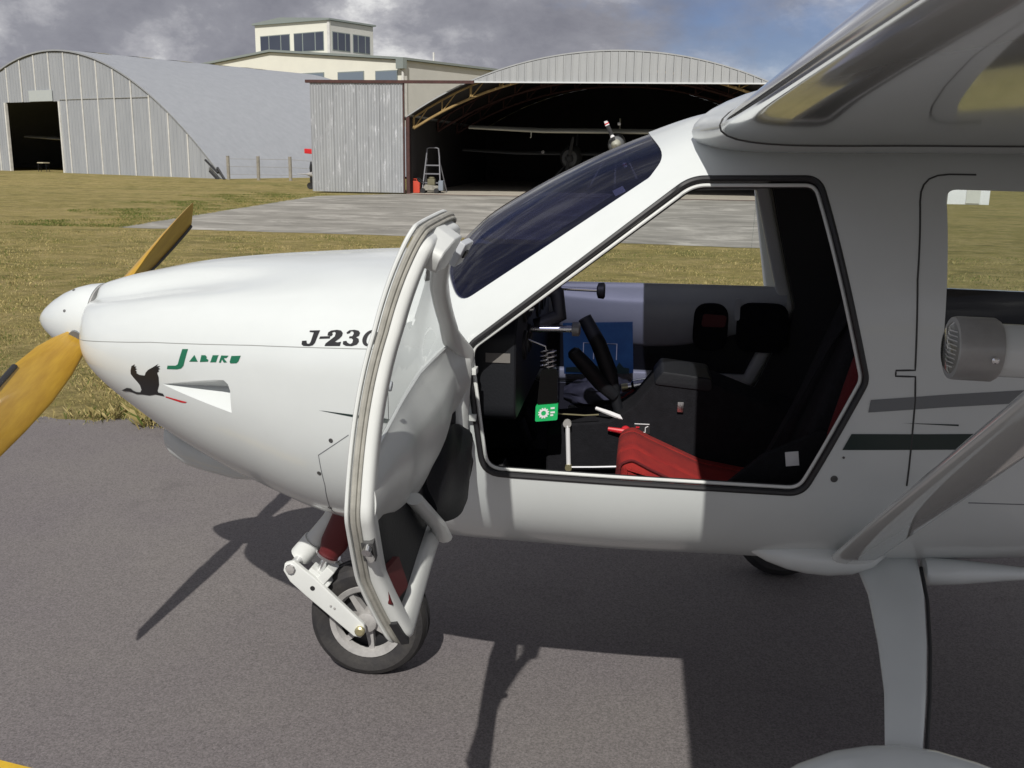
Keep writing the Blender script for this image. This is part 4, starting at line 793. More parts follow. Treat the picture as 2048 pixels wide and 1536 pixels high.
# ---- wings, struts, main gear
def wing(s):
    inc = R_(2.0); dih = math.tan(R_(1.6)); C0 = 1.17; LEx, LEz = .168, 1.712
    def ring(d, k=1.0, a=0.0, b=1.0, off=(0, 0), fold=0.0):
        out = []; pts = AF
        for (x, z) in pts:
            x_, z_ = x*C0*k, z*C0*k
            X = x_*math.cos(inc)+z_*math.sin(inc); Z = -x_*math.sin(inc)+z_*math.cos(inc)
            out.append((LEx+off[0]+X-0.0*d, YC+s*d, LEz+off[1]+Z+(d-.5)*dih))
        return out
    D = [.40, .55, .7, 1.0, 1.5, 2.0, 2.6, 3.2, 3.7, 3.9, 3.98, 4.02]; K = [1, 1, 1, 1, 1, 1, 1, 1, .99, .95, .88, .70]
    w = obj('wing', MB().rings([ring(d, k) for d, k in zip(D, K)]), wingpaint, AC, smooth=50)
    def cuff(d, k): r = ring(d, 1+k); return [(x-k*.30, y, z+(z-(LEz+(d-.5)*dih))*k*0.9) for x, y, z in r]
    f = obj('wing_root_fairing', MB().rings([cuff(.34, .16), cuff(.42, .13), cuff(.48, .09), cuff(.54, .045), cuff(.585, .015), cuff(.60, .006)]), white, AC, smooth=50)
    obj('fairing_joint', MB().tube([p for p in ring(.602)], .0022, 6), line_m, f)
    fr = ring(1.0)
    # flap: its own part below the trailing edge, drooped
    hx = LEx+.72*C0; rs = []
    for d in (.66, 1.2, 1.9, 2.2):
        base = LEz+(d-.5)*dih-.050; rr = []
        for i in range(22):
            t = 2*PI*i/22; u = (1-math.cos(t))/2; th = .030*math.sin(t)*(1-u)**.7*1.8
            a = R_(16); x, z = u*.37, th
            rr.append((hx+.02+x*math.cos(a)+z*math.sin(a), YC+s*d, base-x*math.sin(a)+z*math.cos(a)))
        rs.append(rr)
    fl = obj('flap', MB().rings(rs), wingpaint, AC, smooth=50)
    obj('flap_rod', MB().tube([(hx-.05, YC+s*.52, 1.63), (hx+.16, YC+s*.68, 1.62)], .006, 8), rubber, fl)
    obj('flap_horn', MB().box((hx+.0, YC+s*.60, 1.635), (.05, .014, .03)), decal_dark, fl, bevel=.004)
    # strut
    A, B = Vector((.56, YC+s*.46, .665)), Vector((.56, YC+s*2.16, 1.735)); rs = []
    for t in [0, .1, .3, .5, .7, .9, 1.0]:
        p = A.lerp(B, t); dirn = (B-A).normalized(); cx3 = Vector((1, 0, 0)); nn3 = dirn.cross(cx3).normalized(); ch = .108; rr = []
        for i in range(28):
            a = 2*PI*i/28; u = (1-math.cos(a))/2; th = .020*math.copysign(abs(math.sin(a))**.9, math.sin(a))*(1-u*.55)
            rr.append(p+cx3*(u-.45)*ch+nn3*th)
        rs.append(rr)
    st_ = obj('wing_strut', MB().rings(rs), wingpaint, AC, smooth=60)
    # strut foot fairing
    mb = MB(); rs = []
    for x, k in ((.31, .05), (.325, .25), (.36, .55), (.41, .82), (.46, .96), (.51, 1.0), (.57, .9), (.62, .6), (.655, .1)):
        rs.append([(x, YC+s*(.430+.062*k*math.cos(a)), .672+.048*k*math.sin(a)-.012*k) for a in [2*PI*i/24 for i in range(24)]])
    mb.rings(rs); sf = obj('strut_foot_fairing', mb, white, AC, smooth=60)
    # main gear leg: a curved flat leaf
    secs = [(.36, .66, .585, .750), (.40, .640, .586, .746), (.52, .602, .599, .734), (.68, .550, .592, .703), (.82, .502, .579, .669), (.96, .455, .553, .630), (1.02, .36, .545, .615)]
    rs = []
    for d, z, x0, x1 in secs:
        rr = []
        for i in range(20):
            a = 2*PI*i/20; c_, s__ = math.cos(a), math.sin(a); e = lambda v: math.copysign(abs(v)**.55, v)
            rr.append((( x0+x1)/2+e(c_)*(x1-x0)/2, YC+s*(d-e(s__)*.010), z+e(s__)*.013))
        rs.append(rr)
    leg = obj('main_gear_leg', MB().rings(rs), white, AC, smooth=50)
    obj('brake_line', MB().tube([(x1+.004, YC+s*(d+.012), z-.004) for d, z, x0, x1 in secs[1:]], .0045, 8), rubber, leg)
    mb = MB(); rs = []
    for x, k in ((.757, .62), (.765, .72), (.84, .62), (.95, .40), (1.12, .08)):
        rs.append([(x, YC+s*(.41+.06*k*math.cos(a)), .622+.050*k*math.sin(a)+.02*(1-k)) for a in [2*PI*i/20 for i in range(20)]])
    mb.rings(rs); obj('gear_fairing', mb, white, AC, smooth=50)
    # spat and main wheel
    mb = MB(); rs = []
    for x, k in ((.29, .03), (.30, .20), (.33, .42), (.38, .64), (.45, .85), (.52, .96), (.58, 1.0), (.65, .97), (.73, .86), (.82, .68), (.92, .45), (1.0, .24), (1.05, .08), (1.06, .02)):
        rr = []
        for i in range(32):
            a = 2*PI*i/32; z = .285+.195*k*math.sin(a)+.03*(1-k); rr.append((x, YC+s*(1.00+.105*k**.8*math.cos(a)), max(z, .115)))
        rs.append(rr)
    mb.rings(rs); sp = obj('wheel_spat', mb, white, AC, smooth=50)
    obj('main_wheel', MB().lathe([(-.05, .08), (-.06, .15), (-.04, .178), (0, .185), (.04, .178), (.06, .15), (.05, .08)], (.62, YC+s*1.0, .186), (0, 1, 0), 40), tyre_m, AC)
    return w
wing(-1); wing(1)
# ---- lamp pod on the near strut
lp = Vector((.352, 1.15, 1.445)); axl = Vector((1, 0, -.02))
pod = obj('landing_light', MB().lathe([(.0, .030), (.0, .0345), (.004, .0355), (.043, .0355), (.047, .033), (.047, .001)], lp, axl, 36), housing, AC)
obj('lamp_body', MB().lathe([(.045, .0295), (.20, .0295), (.225, .02), (.23, .001)], lp, axl, 32), white, pod)
obj('lamp_reflector', MB().lathe([(.004, .030), (.02, .018), (.024, .004)], lp, axl, 28), chrome, pod)
ln = obj('lamp_lens', MB().lathe([(.001, .030), (-.004, .024), (-.006, .001)], lp, axl, 28), lamp_glass, pod)
for i in range(9):
    z = -.020+.005*i; h = math.sqrt(max(.029**2-z*z, 0)); obj('lens_rib', MB().tube([lp+Vector((.002, -h*.93, z)), lp+Vector((-.003, 0, z)), lp+Vector((.002, h*.93, z))], .0008, 6), paper, pod)
obj('clamp_screw', MB().lathe([(0, .004), (.003, .004), (.0045, .002)], lp+Vector((.036, -.0345, -.006)), (0, -1, 0), 10), chrome, pod)
obj('lamp_bracket', MB().box((.535, 1.15, 1.448), (.05, .05, .05)), alloy, pod, bevel=.006)
# ---- tail
mb = MB(); rs = []
for z, x0, x1 in ((1.10, 3.45, 4.35), (1.5, 3.75, 4.5), (2.1, 4.10, 4.70), (2.15, 4.16, 4.70)):
    rs.append([(x0+(x1-x0)*(1-math.cos(a))/2, YC+.03*math.sin(a), z) for a in [2*PI*i/20 for i in range(20)]])
mb.rings(rs); obj('tail_fin', mb, white, AC, smooth=50)
mb = MB(); rs = []
for y, x0, x1 in ((-1.3, 3.95, 4.45), (-1.2, 3.85, 4.5), (0, 3.7, 4.5), (1.2, 3.85, 4.5), (1.3, 3.95, 4.45)):
    rs.append([(x0+(x1-x0)*(1-math.cos(a))/2, YC+y, 1.14+.025*math.sin(a)) for a in [2*PI*i/20 for i in range(20)]])
mb.rings(rs); obj('tailplane', mb, white, AC, smooth=50)

# ---- door opening trim
def loop(poly, step=.012, side=-1, off=0.0, ins=0.0):
    return [on(x, z, off, side) for x, z in dens(inset(poly, ins), step)]
obj('door_seal', MB().tube(loop(DOOR, off=-.004, ins=.004), .0075, 8, closed=True), rubber, AC)
obj('door_seal', MB().tube(loop(DOOR, off=-.004, ins=.004, side=1), .0075, 8, closed=True), rubber, AC)
obj('door_sill_lip', MB().tube(loop(DOOR, off=-.014, ins=.014), .0045, 8, closed=True), dwhite, AC)
obj('door_inner_flange', MB().tube(loop(DOOR, off=-.022, ins=.010), .007, 8, closed=True), rubber, AC)

# ---- doors.  Built in the closed position; the near one is then swung open about its front hinge
HGX, HGY = -.400, 2.352; OPEN = R_(90.0); SAG = .058
def swing(v):
    u, n = v[0]-HGX, v[1]-HGY; c, s = math.cos(OPEN), math.sin(OPEN)
    ns = max(0, surf(v[0], min(v[2], 1.62))-HGY); ku = .80-.52*min(max((u-.2)/.32, 0), 1)      # the open door sits a little flatter than the hull
    adj = .026*max(0, 1.02-v[2])/.15-ku*ns-.034*(1-min(max((u-.35)/.45, 0), 1))
    return (HGX+u*c+n*s+adj*min(1, max(u, 0)/.12), HGY-u*s+n*c, v[2]-SAG*u-.05*max(0, v[2]-1.2))
def door(side):
    near = side < 0
    def mk(name, mb, m, par, **k):
        if near: mb.v = [swing(v) for v in mb.v]
        return obj(name, mb, m, par, **k)
    path2 = dens(inset(DOOR, .031), .014); P = [on(x, z, 0, side) for x, z in path2]; Nn = [snorm(x, z, side) for x, z in path2]
    e = lambda v, p=.62: math.copysign(abs(v)**p, v)
    prof = [(.0215*e(math.cos(2*PI*i/18)), -.020+.0175*e(math.sin(2*PI*i/18))) for i in range(18)]
    fr = mk('door', MB().sweep(P, prof, Nn, closed=True), dwhite, AC, smooth=50)
    if near: fr['label'] = 'open cabin door swung forward towards the camera'
    mk('door_skin_edge', MB().sweep([on(x, z, .002, side) for x, z in dens(inset(DOOR, .010), .014)], [(.006*math.cos(2*PI*i/10), .004*math.sin(2*PI*i/10)) for i in range(10)], [snorm(x, z, side) for x, z in dens(inset(DOOR, .010), .014)], closed=True), dwhite, fr)
    mk('door_seal', MB().tube(loop(DOOR, side=side, off=-.009, ins=.006), .0050, 8, closed=True), seal, fr)
    mk('door_seal', MB().tube(loop(DOOR, side=side, off=-.0165, ins=.0075), .0030, 8, closed=True), seal, fr)
    inner = inset(DOOR, .046)
    # glazing above the waist, opaque lining below
    zw = 1.205
    up_ = [p for p in inner if p[1] > zw]; 
    def cliphalf(poly, z, above):
        out = []
        for i in range(len(poly)):
            a, b = poly[i], poly[(i+1) % len(poly)]; ia, ib = (a[1] >= z) == above, (b[1] >= z) == above
            if ia: out.append(a)
            if ia != ib: t = (z-a[1])/(b[1]-a[1]); out.append((a[0]+(b[0]-a[0])*t, z))
        return out
    g = cliphalf(inner, zw-.02, True); mbg = flatmesh(dens(g, .05), lambda a, b: on(a, b, -.012, side), 1); mb2 = flatmesh(dens(g, .05), lambda a, b: on(a, b, -.016, side), 1)
    mk('door_window', mbg, clear, fr, fixn=False)
    lo = cliphalf(inset(DOOR, .022), zw, False); fmap = lambda a, b: on(a, b, -.003, side)
    mk('lower_skin', flatmesh(dens(lo, .06), fmap, 1), white, fr, fixn=False)
    mk('lower_lining', flatmesh(dens(cliphalf(inset(DOOR, .040), zw-.01, False), .06), lambda a, b: on(a, b, -.020, side), 1), blackv, fr, fixn=False)
    # moulded waist rail / armrest
    rs = []; nU = 72
    for i in range(nU+1):
        t = i/nU; x = -.362+(.508+.362)*t
        zt = 1.222; zb = (1.055-.075*math.sin(PI*min(t*1.15, 1))**1.2+.05*t*t) if near else (1.092-.10*math.sin(PI*min(t*1.0, 1))**1.0+.02*t)
        zt = min(zt, 1.194+ (x+.405)*.55+.02) if x < -.33 else zt
        bul = (.022+.034*math.exp(-((t-.34)/.22)**2)+.012*math.exp(-((t-.70)/.10)**2)) if near else (.028+.020*math.sin(PI*t))
        rr = []
        for j in range(25):
            v = j/24; z = zb+(zt-zb)*v; d = .016+bul*(math.sin(PI*min(max((1-v)*.92+.06, 0), 1))**.75)*(1+.10*math.sin(4*v+6*t)*near)
            if v > .72: d = max(.018, d-(v-.72)*bul*1.2)
            rr.append(on(x, z, -d, side))
        rr += [on(x, zb+(zt-zb)*v, -.012, side) for v in (1.0, .5, 0.0)]
        rs.append(rr)
    mk('waist_moulding', MB().rings(rs), dwhite if near else lining_grey, fr, smooth=60)
    if near:
        # black pouch bulging at the lower front corner
        rs = []
        for i in range(17):
            t = i/16; x = -.365+.36*t; k = math.sin(PI*(.08+.84*t))**.55; rr = []
            for j in range(18):
                a = 2*PI*j/18; z = .955+.095*k*math.sin(a); dd_ = .022+.024*k*(1+math.cos(a))*.85+.004*math.sin(9*t+3*a); rr.append(on(x, z, -dd_, side))
            rs.append(rr)
        mk('map_pouch', MB().rings(rs), blackv, fr, smooth=60)
        mk('red_pocket', MB().prism(round_poly([(.33, .935), (.45, .960), (.455, 1.02), (.345, 1.0)], .01), lambda a, b, d: on(a, b, -.024-d, side), .012), dkred, fr)
        mk('door_rib', MB().tube([on(.02, .885, -.045, side), on(.06, .93, -.052, side), (on(.16, 1.03, -.040, side))], [.020, .019, .018], 12, flat=.7), dwhite, fr)
        # latch hardware on the top rear corner and rear edge
        mk('latch_housing', MB().prism(round_poly([(.235, 1.53), (.375, 1.545), (.40, 1.585), (.30, 1.60), (.20, 1.595)], .02), lambda a, b, d: on(a, b, -.015-d, side), .040), dwhite, fr, bevel=.005)
        lt = mk('latch_plate', MB().prism([(.10, 1.525), (.17, 1.525), (.17, 1.575), (.10, 1.575)], lambda a, b, d: on(a, b, -.05-d, side), .012), lining_grey, fr, bevel=.003)
        mk('latch_eye', MB().prism([(.125, 1.545), (.147, 1.545), (.147, 1.560), (.125, 1.560)], lambda a, b, d: on(a, b, -.0635-d, side), .003), rubber, lt)
        ev = lambda t: (.541+(.417-.541)*t, 1.150+(.860-1.150)*t); od = Vector((.92, -.40)).normalized()
        def edge(t, o, d): x, z = ev(t); return on(x+od.x*(o-.008), z+od.y*(o-.008), -d, side)
        for (nm, t0, t1, d0, d1, m, o_) in (('vent_slot', .80, .97, .016, .030, rubber, .004), ('latch_slot', .17, .30, .016, .036, screw_m, .004)):
            mbx = MB(); A = [edge(t0, o_, d0), edge(t0, o_, d1), edge(t1, o_, d1), edge(t1, o_, d0)]; Bq = [edge(t0, o_-.012, d0), edge(t0, o_-.012, d1), edge(t1, o_-.012, d1), edge(t1, o_-.012, d0)]
            mbx.add(A+Bq, [(0, 1, 2, 3), (7, 6, 5, 4), (0, 4, 5, 1), (1, 5, 6, 2), (2, 6, 7, 3), (3, 7, 4, 0)]); mk(nm, mbx, m, fr, smooth=0)
        mk('latch_pin', MB().tube([edge(.20, .0, .026), edge(.20, .016, .026)], .0075, 12), chrome, fr)
        mk('latch_lever', MB().tube([edge(.20, .010, .024), edge(.27, .010, .031)], .006, 10), alloy, fr)
        mk('window_stud', MB().lathe([(0, .010), (.004, .009), (.005, .002)], on(.30, 1.30, -.014, side), -snorm(.30, 1.30, side), 14), lining_grey, fr)
    else:
        for (x0, x1, zt, nm, m) in ((.20, .315, 1.165, 'door_pocket', blackf), (.345, .515, 1.170, 'door_pocket', blackf)):
            mk(nm, MB().prism(round_poly([(x0, 1.0), (x1, 1.0), (x1, zt), (x0, zt)], .05), lambda a, b, d: on(a, b, -.050-d, side), .02), m, fr)
        mk('pocket_flap', MB().prism(round_poly([(.225, 1.085), (.305, 1.085), (.31, 1.125), (.23, 1.13)], .012), lambda a, b, d: on(a, b, -.0705-d, side), .006), dkred, fr)
        mk('door_catch', MB().prism(round_poly([(.335, 1.11), (.352, 1.11), (.352, 1.185), (.335, 1.185)], .008), lambda a, b, d: on(a, b, -.060-d, side), .012), lining_grey, fr)
    return fr
nd = door(-1); fdr = door(1)
for z in (1.135, 1.020): 
    h = obj('hinge', MB().box((HGX+.012, HGY-.012, z), (.030, .034, .016)).box((HGX+.002, HGY-.022, z+.010), (.010, .016, .034)), dwhite, AC, bevel=.002)
obj('door_stay', MB().tube([(HGX+.012, HGY-.006, 1.02), (HGX+.016, HGY-.004, 1.08), (HGX+.012, HGY-.006, 1.135)], .0045, 8), chrome, AC)

# ---- cabin interior
def insidepoly(x, k): return [(y if abs(y) < 9 else y, z) for _, y, z in fus_ring(x, 48, k)]
mb = MB(); P = fus_ring(-.575, 48, .03); mb.rings([P, [(p[0]+.01, p[1], p[2]) for p in P]]); obj('firewall', mb, blackv, AC)
mb = MB(); rs = [[(x, YC-halfw(x, .655)+.03, .662), (x, YC+halfw(x, .655)-.03, .662), (x, YC+halfw(x, .64)-.035, .64), (x, YC-halfw(x, .64)+.035, .64)] for x in (-.55, -.2, .3, .8, 1.2, 1.5)]; mb.rings(rs); obj('cabin_floor', mb, blackf, AC, smooth=0)
obj('rear_bulkhead', MB().rings([fus_ring(1.62, 48, .03), fus_ring(1.64, 48, .03)]), lin_dark, AC)
ip = obj('instrument_panel', MB().prism(round_poly([(-.46, .98), (.46, .98), (.47, 1.20), (.36, 1.335), (-.36, 1.335), (-.47, 1.20)], .05), lambda a, b, d: (-.290-d, YC+a, b), .21), blackv, AC, bevel=.01)
obj('glareshield', MB().prism(round_poly([(-.40, 1.325), (.40, 1.325), (.32, 1.365), (-.32, 1.365)], .02), lambda a, b, d: (-.262-d, YC+a, b), .28), blackf, AC, bevel=.008)
for (yy, zz, r) in ((2.62, 1.25, .04), (2.72, 1.25, .04), (2.62, 1.15, .04), (2.72, 1.15, .04), (2.83, 1.25, .04), (2.97, 1.22, .05), (3.12, 1.22, .05)):
    ins_ = obj('instrument', MB().lathe([(0, r), (.006, r), (.008, r*.88), (.003, r*.85), (.003, .001)], (-.290, yy, zz), (1, 0, 0), 24), rubber, ip)
obj('placard', MB().box((-.335, 2.432, 1.150), (.062, .004, .024)), mat('dull_placard', (0.16, 0.15, 0.14), .7), ip)
th = obj('throttle_rod', MB().tube([(-.295, 2.85, 1.276), (-.108, 2.85, 1.272)], .0055, 10), chrome, ip)
obj('throttle_knob', MB().lathe([(-.012, .010), (-.008, .022), (.008, .024), (.012, .018), (.012, .001)], (-.098, 2.85, 1.271), (1, 0, 0), 18), rubber, ip)
obj('control_rod', MB().tube([(-.30, 2.72, 1.176), (-.165, 2.72, 1.180)], .0095, 12), chrome, ip)
obj('control_knob', MB().lathe([(-.012, .012), (-.010, .020), (.008, .020), (.012, .012), (.012, .001)], (-.158, 2.72, 1.180), (1, 0, 0), 16), housing, ip)
for i in range(4): obj('coil_turn', MB().tube([(-.236+.020*math.cos(a)+.002*a, 2.665+.016*math.sin(a), 1.125-.013*i+.004*math.cos(a)) for a in [2*PI*k/14 for k in range(14)]], .0028, 6, closed=True), chrome, ip)
for i, (x, y, z) in enumerate(((-.288, 2.66, 1.30), (-.288, 2.68, 1.235), (-.288, 2.75, 1.31))): obj('toggle', MB().lathe([(0, .006), (.016, .005), (.018, .001)], (x, y, z), (1, 0, .2), 10), chrome, ip)
obj('hose', MB().tube([(-.27, 2.74, 1.31), (-.215, 2.74, 1.275), (-.205, 2.74, 1.215), (-.27, 2.74, 1.18)], .022, 12), rubber, ip)
# centre console
CP = [(-.24, .66), (-.24, .880), (-.06, .902), (.01, .95), (.062, 1.020), (.085, 1.046), (.22, 1.030), (.34, .985), (.52, .93), (.55, .66)]
con = obj('centre_console', MB().prism(CP, lambda a, b, d: (a, 2.795+d, b), .20), blackf, AC, bevel=.012)
obj('armrest_pad', MB().prism(round_poly([(.055, 1.015), (.085, 1.055), (.225, 1.040), (.23, 1.0)], .015), lambda a, b, d: (a, 2.790+d, b), .21), blackv, con, bevel=.01)
rl = obj('red_lever', MB().tube([(-.062, 2.784, .882), (-.012, 2.780, .877)], [.006, .009], 10), redp, con)
obj('lever_boss', MB().lathe([(0, .014), (.006, .013), (.008, .004)], (-.012, 2.795, .877), (0, -1, 0), 16), redp, con)
pl = obj('switch_placard', MB().box((.034, 2.793, .885), (.046, .003, .030)), rubber, con)
for (x0, z0, x1, z1) in ((-.021, .014, .021, .014), (-.004, -.010, .010, -.010), (.010, -.010, .010, .004), (.010, .004, .018, .008)): obj('placard_line', MB().tube([(.034+x0, 2.790, .885+z0), (.034+x1, 2.790, .885+z1)], .0013, 5), paper, pl)
obj('placard_line', MB().box((.022, 2.7905, .889), (.010, .002, .004)), redp, pl)
obj('flap_handle', MB().tube([(-.10, 2.83, .930), (-.06, 2.81, .922), (-.03, 2.80, .914), (-.01, 2.80, .905)], [.005, .007, .007, .003], 8), paper, con)
lk = obj('linkage_rod', MB().tube([(-.178, 2.775, .890), (-.172, 2.775, .768)], .0065, 10), paper, con)
obj('linkage_eye', MB().lathe([(-.006, .012), (.006, .012)], (-.179, 2.775, .895), (0, 1, 0), 14), alloy, con)
obj('linkage_joint', MB().lathe([(-.010, .010), (.010, .010)], (-.172, 2.775, .764), (0, 1, 0), 12), brass, con)
obj('pulley', MB().lathe([(-.004, .005), (-.004, .019), (.004, .019), (.004, .005)], (-.172, 2.775, .734), (0, 1, 0), 22), chrome, con)
obj('push_rod', MB().tube([(-.172, 2.775, .764), (-.10, 2.775, .768), (-.02, 2.775, .774)], .005, 8), chrome, con)
obj('cable', MB().tube([(-.25, 2.78, .922), (-.13, 2.78, .920), (-.09, 2.78, .924)], .0022, 6), brass, con)
# Y-shaped control stick
stk = obj('control_stick', MB().tube([(-.03, 2.86, .90), (-.05, 2.86, .965), (-.066, 2.86, 1.03), (-.10, 2.86, 1.115), (-.143, 2.86, 1.190)], [.013, .018, .024, .023, .020], 14), blackv, AC)
obj('stick_grip', MB().tube([(-.05, 2.85, .965), (-.09, 2.83, 1.005), (-.13, 2.815, 1.055), (-.168, 2.80, 1.098)], [.018, .022, .023, .020], 14), blackv, stk)
obj('grip_cap', MB().lathe([(0, .019), (.008, .014), (.010, .002)], (-.168, 2.80, 1.098), (-.5, -.15, .6), 14), rubber, stk)
# rudder pedals
for yy in (2.52, 2.66, 3.12, 3.26):
    p = obj('rudder_pedal', MB().box((-.335, yy, .76), (.016, .07, .10), tilt=(R_(-20), 'Y')), alloy if yy < 2.6 else rubber, AC, bevel=.004)
    obj('pedal_arm', MB().tube([(-.34, yy, .73), (-.36, yy, .655)], .008, 8), rubber, p)
# seats
def seat(yc, nm, dx):
    sp = dens(round_poly([(-.035, .775), (.36, .755), (.36, .80), (.20, .825), (.06, .885), (.01, .910), (-.03, .895)], [.02, .02, .03, .1, .05, .03, .03], 6), .02); rs = []
    for v in (-1, -.97, -.9, -.78, -.5, -.48, -.44, -.2, 0, .2, .44, .48, .5, .78, .9, .97, 1):      # upholstered cushion with two stitched valleys
        ins_ = .030*(1-math.sqrt(max(0, 1-abs(v)**5)))+(.006 if abs(abs(v)-.48) < .01 else 0)
        rs.append([(a, yc+v*.175, b) for a, b in inset(sp, ins_)])
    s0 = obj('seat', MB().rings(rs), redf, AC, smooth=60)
    obj('piping', MB().tube([(a, yc-.166, b) for a, b in inset(sp, .009)], .0035, 8, closed=True), redf_shaded, s0)
    obj('seat_base', MB().prism([(-.01, .664), (.40, .664), (.40, .765), (-.01, .785)], lambda a, b, d: (a, yc-.11+d, b), .22), blackf, s0)
    bk = obj('seat_back', MB().prism(round_poly([(.33, .79), (.46, .74), (.54, .80), (.665, 1.34), (.64, 1.40), (.58, 1.40), (.54, 1.36)], .03), lambda a, b, d: (a+dx, yc-.15+d, b), .30), blackf, s0, bevel=.02, smooth=60)
    for s in (-1, 1): obj('bolster', MB().tube([(.44+dx, yc+s*.160, .80), (.475+dx, yc+s*.165, .93), (.53+dx, yc+s*.165, 1.16), (.57+dx, yc+s*.16, 1.34)], [.03, .045, .045, .03], 14), redf_shaded, s0, smooth=60)
    return s0
se = seat(2.60, 'near', .035); sf_ = seat(3.20, 'far', .20)
obj('seat_side', MB().prism(round_poly([(.17, .78), (.50, .76), (.56, .95), (.47, 1.0), (.33, .93)], .03), lambda a, b, d: (a, 2.432+d, b), .02), blackf, se, bevel=.005)
obj('care_label', MB().box((.40, 2.4305, .925), (.032, .002, .036), tilt=(R_(-8), 'Y')), paper, se)
obj('belt_buckle', MB().box((.14, 2.788, .955), (.018, .006, .030)), chrome, se, bevel=.002)
obj('belt_strap', MB().sweep([(.70, 2.56, 1.60), (.62, 2.56, 1.42), (.50, 2.58, 1.20), (.40, 2.58, .98), (.34, 2.56, .86)], [(-.022, -.002), (.022, -.002), (.022, .002), (-.022, .002)], [(-1, 0, .3)]*5), blackf, se)
obj('belt_tag', MB().box((.555, 2.428, 1.36), (.014, .003, .036)), lining_grey, se)
obj('baggage_shelf', MB().box((1.05, YC, 1.08), (.8, .9, .03)), blackf, AC)

# ---- loose things in the cabin
cb = root('flight_guide', (-.12, 3.36, .93), 'blue covered flight guide standing against the far cabin wall', 'book')
obj('cover', MB().box((-.118, 3.345, 1.010), (.235, .012, .175), tilt=(R_(-3), 'Y')), bluep, cb)
for (x, z, w, h) in ((-.15, 1.0, .035, .055), (-.075, 1.0, .04, .055)):
    fr_ = MB(); fr_.tube([(x-w/2, 3.337, z-h/2), (x-w/2, 3.337, z+h/2), (x+w/2, 3.337, z+h/2), (x+w/2, 3.337, z-h/2)], .0016, 5); obj('cover_print', fr_, paper, cb)
obj('cover_town', MB().prism([(-.225, .925), (-.01, .925), (-.01, .945), (-.03, .948), (-.045, .965), (-.055, .945), (-.12, .95), (-.225, .94)], lambda a, b, d: (a, 3.3365+d, b), .001), decal_dark, cb, smooth=0)
sh = root('white_tray', (-.07, 3.27, .80), 'long white tray lying low along the far side of the cabin', 'tray')
obj('tray_base', MB().box((-.07, 3.27, .812), (.27, .12, .024)), paper, sh, bevel=.003); obj('tray_rim', MB().box((-.07, 3.205, .834), (.27, .008, .012)), paper, sh)
obj('tray_foot', MB().box((-.18, 3.27, .728), (.03, .10, .144)).box((.04, 3.27, .728), (.03, .10, .144)), rubber, sh)
bag = root('crumpled_bag', (-.08, 3.2, .84), 'crumpled dark grey bag lying beneath the blue flight guide', 'bag')
mb = MB(); rs = []
for i in range(13):
    t = i/12; x = -.22+.27*t; k = math.sin(PI*(.05+.9*t))**.6
    rs.append([(x, 3.20+.06*k*math.cos(a)*(1+.2*math.sin(7*a+9*t)), .882+.055*k*math.sin(a)*(1+.25*math.sin(5*a+13*t))) for a in [2*PI*j/20 for j in range(20)]])
mb.rings(rs); obj('bag_cloth', mb, mat('grey_bag', (.07, .07, .085), .5, col2=(.13, .13, .15), vscale=12), bag, smooth=60)
cn = root('metal_flask', (.03, 3.06, .93), 'small shiny metal flask lying behind the console', 'flask')
obj('flask_body', MB().lathe([(0, .010), (.004, .021), (.06, .021), (.068, .012), (.08, .012)], (.065, 3.08, .955), (-1, -.1, -.18), 20), chrome, cn); obj('flask_cap', MB().lathe([(.078, .013), (.098, .013), (.099, .001)], (.065, 3.08, .955), (-1, -.1, -.18), 16), brass, cn)
rc = root('red_pouch', (0, 3.1, .90), 'small red cloth pouch beside the white tray', 'pouch')
obj('pouch_body', MB().box((-.005, 3.10, .872), (.075, .05, .055)), redf, rc, bevel=.015); obj('pouch_flap', MB().box((-.005, 3.072, .885), (.07, .006, .03)), redf, rc, bevel=.002)
tg = root('hanging_tag', (-.24, 2.66, 1.09), 'green plastic tag with white cog emblem hanging under the instrument panel', 'tag')
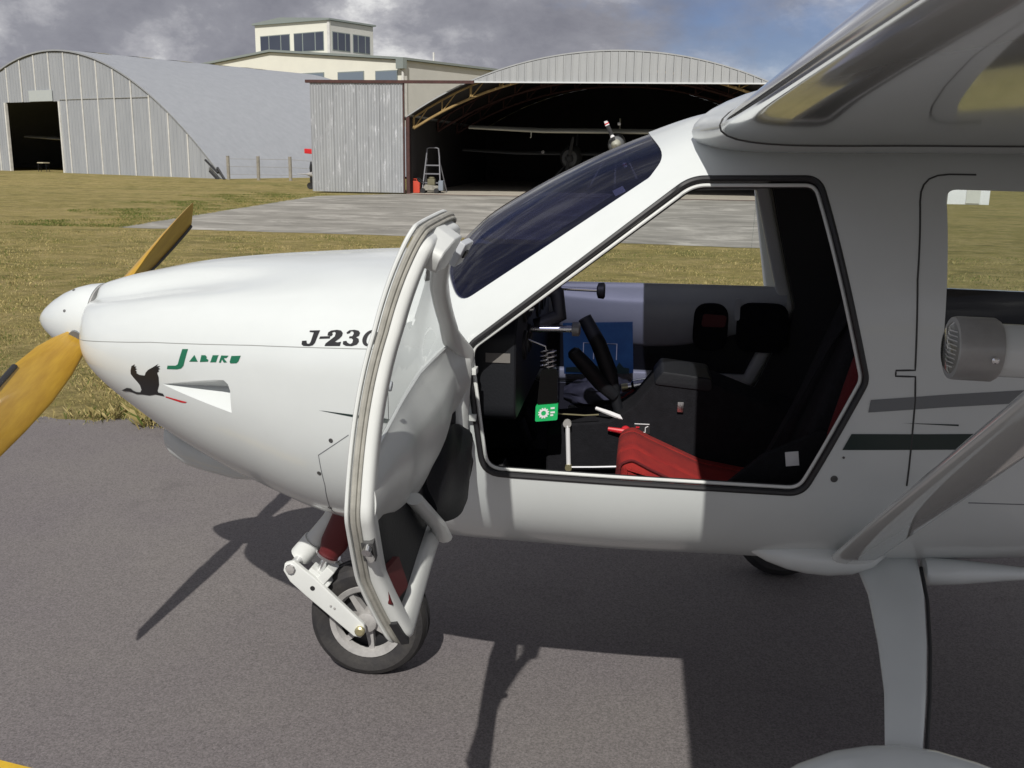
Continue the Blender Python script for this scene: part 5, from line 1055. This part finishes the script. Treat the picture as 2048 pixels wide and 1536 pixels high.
def tp(a, b, d): c, s = math.cos(.14), math.sin(.14); return (-.228+a*c+b*s*.15, 2.655+d, 1.005+a*s*.9+b*c)
obj('tag_sleeve', MB().prism(round_poly([(-.028, -.03), (.030, -.03), (.026, .075), (-.022, .075)], .015), tp, .014), bottle_g, tg)
obj('tag_card', MB().prism(round_poly([(-.031, -.073), (.031, -.073), (.031, -.026), (-.031, -.026)], .005), lambda a, b, d: tp(a, b, d-.002), .017), labelg, tg)
mb = MB()
for i in range(12):
    a0, a1 = 2*PI*i/12, 2*PI*(i+1)/12; am = (a0+a1)/2; q = [(math.cos(a)*r, math.sin(a)*r) for a, r in ((a0, .007), (a1, .007), (a1, .0125), (am+.16, .0125), (am+.12, .0155), (am-.12, .0155), (am-.16, .0125), (a0, .0125))]
    mb.add([tp(-.008+x, -.050+z, -.0035) for x, z in q], [tuple(range(8))])
obj('cog_emblem', mb, paper, tg, smooth=0)
for k, w in ((-.040, .007), (-.052, .0075), (-.060, .005)): obj('tag_print', MB().prism([(.011, k), (.011+w*1.6, k), (.011+w*1.6, k+.005), (.011, k+.005)], lambda a, b, d: tp(a, b, -.0032+d), .0004), paper, tg, smooth=0)
obj('tag_cord', MB().tube([tp(0, .07, .007), (-.228, 2.66, 1.10), (-.236, 2.66, 1.14), (-.292, 2.66, 1.16)], .0022, 6), chrome, tg)
sc_ = root('windscreen_sticker', (-.05, 2.6, 1.5), 'small pale sticker on the inside of the tinted windscreen', 'sticker')
n_ = snorm(-.055, 1.575); c_ = on(-.055, 1.575, -.016); u_ = Vector((.8, 0, .6)); u_ = (u_-n_*u_.dot(n_)).normalized(); v_ = n_.cross(u_)
mb = MB(); Q = [c_+u_*a+v_*b for a, b in ((-.014, -.012), (.014, -.012), (.014, .012), (-.014, .012))]; mb.add(Q+[q-n_*.0008 for q in Q], [(0, 1, 2, 3), (7, 6, 5, 4), (0, 4, 5, 1), (1, 5, 6, 2), (2, 6, 7, 3), (3, 7, 4, 0)]); obj('sticker_sheet', mb, paper, sc_, smooth=0)
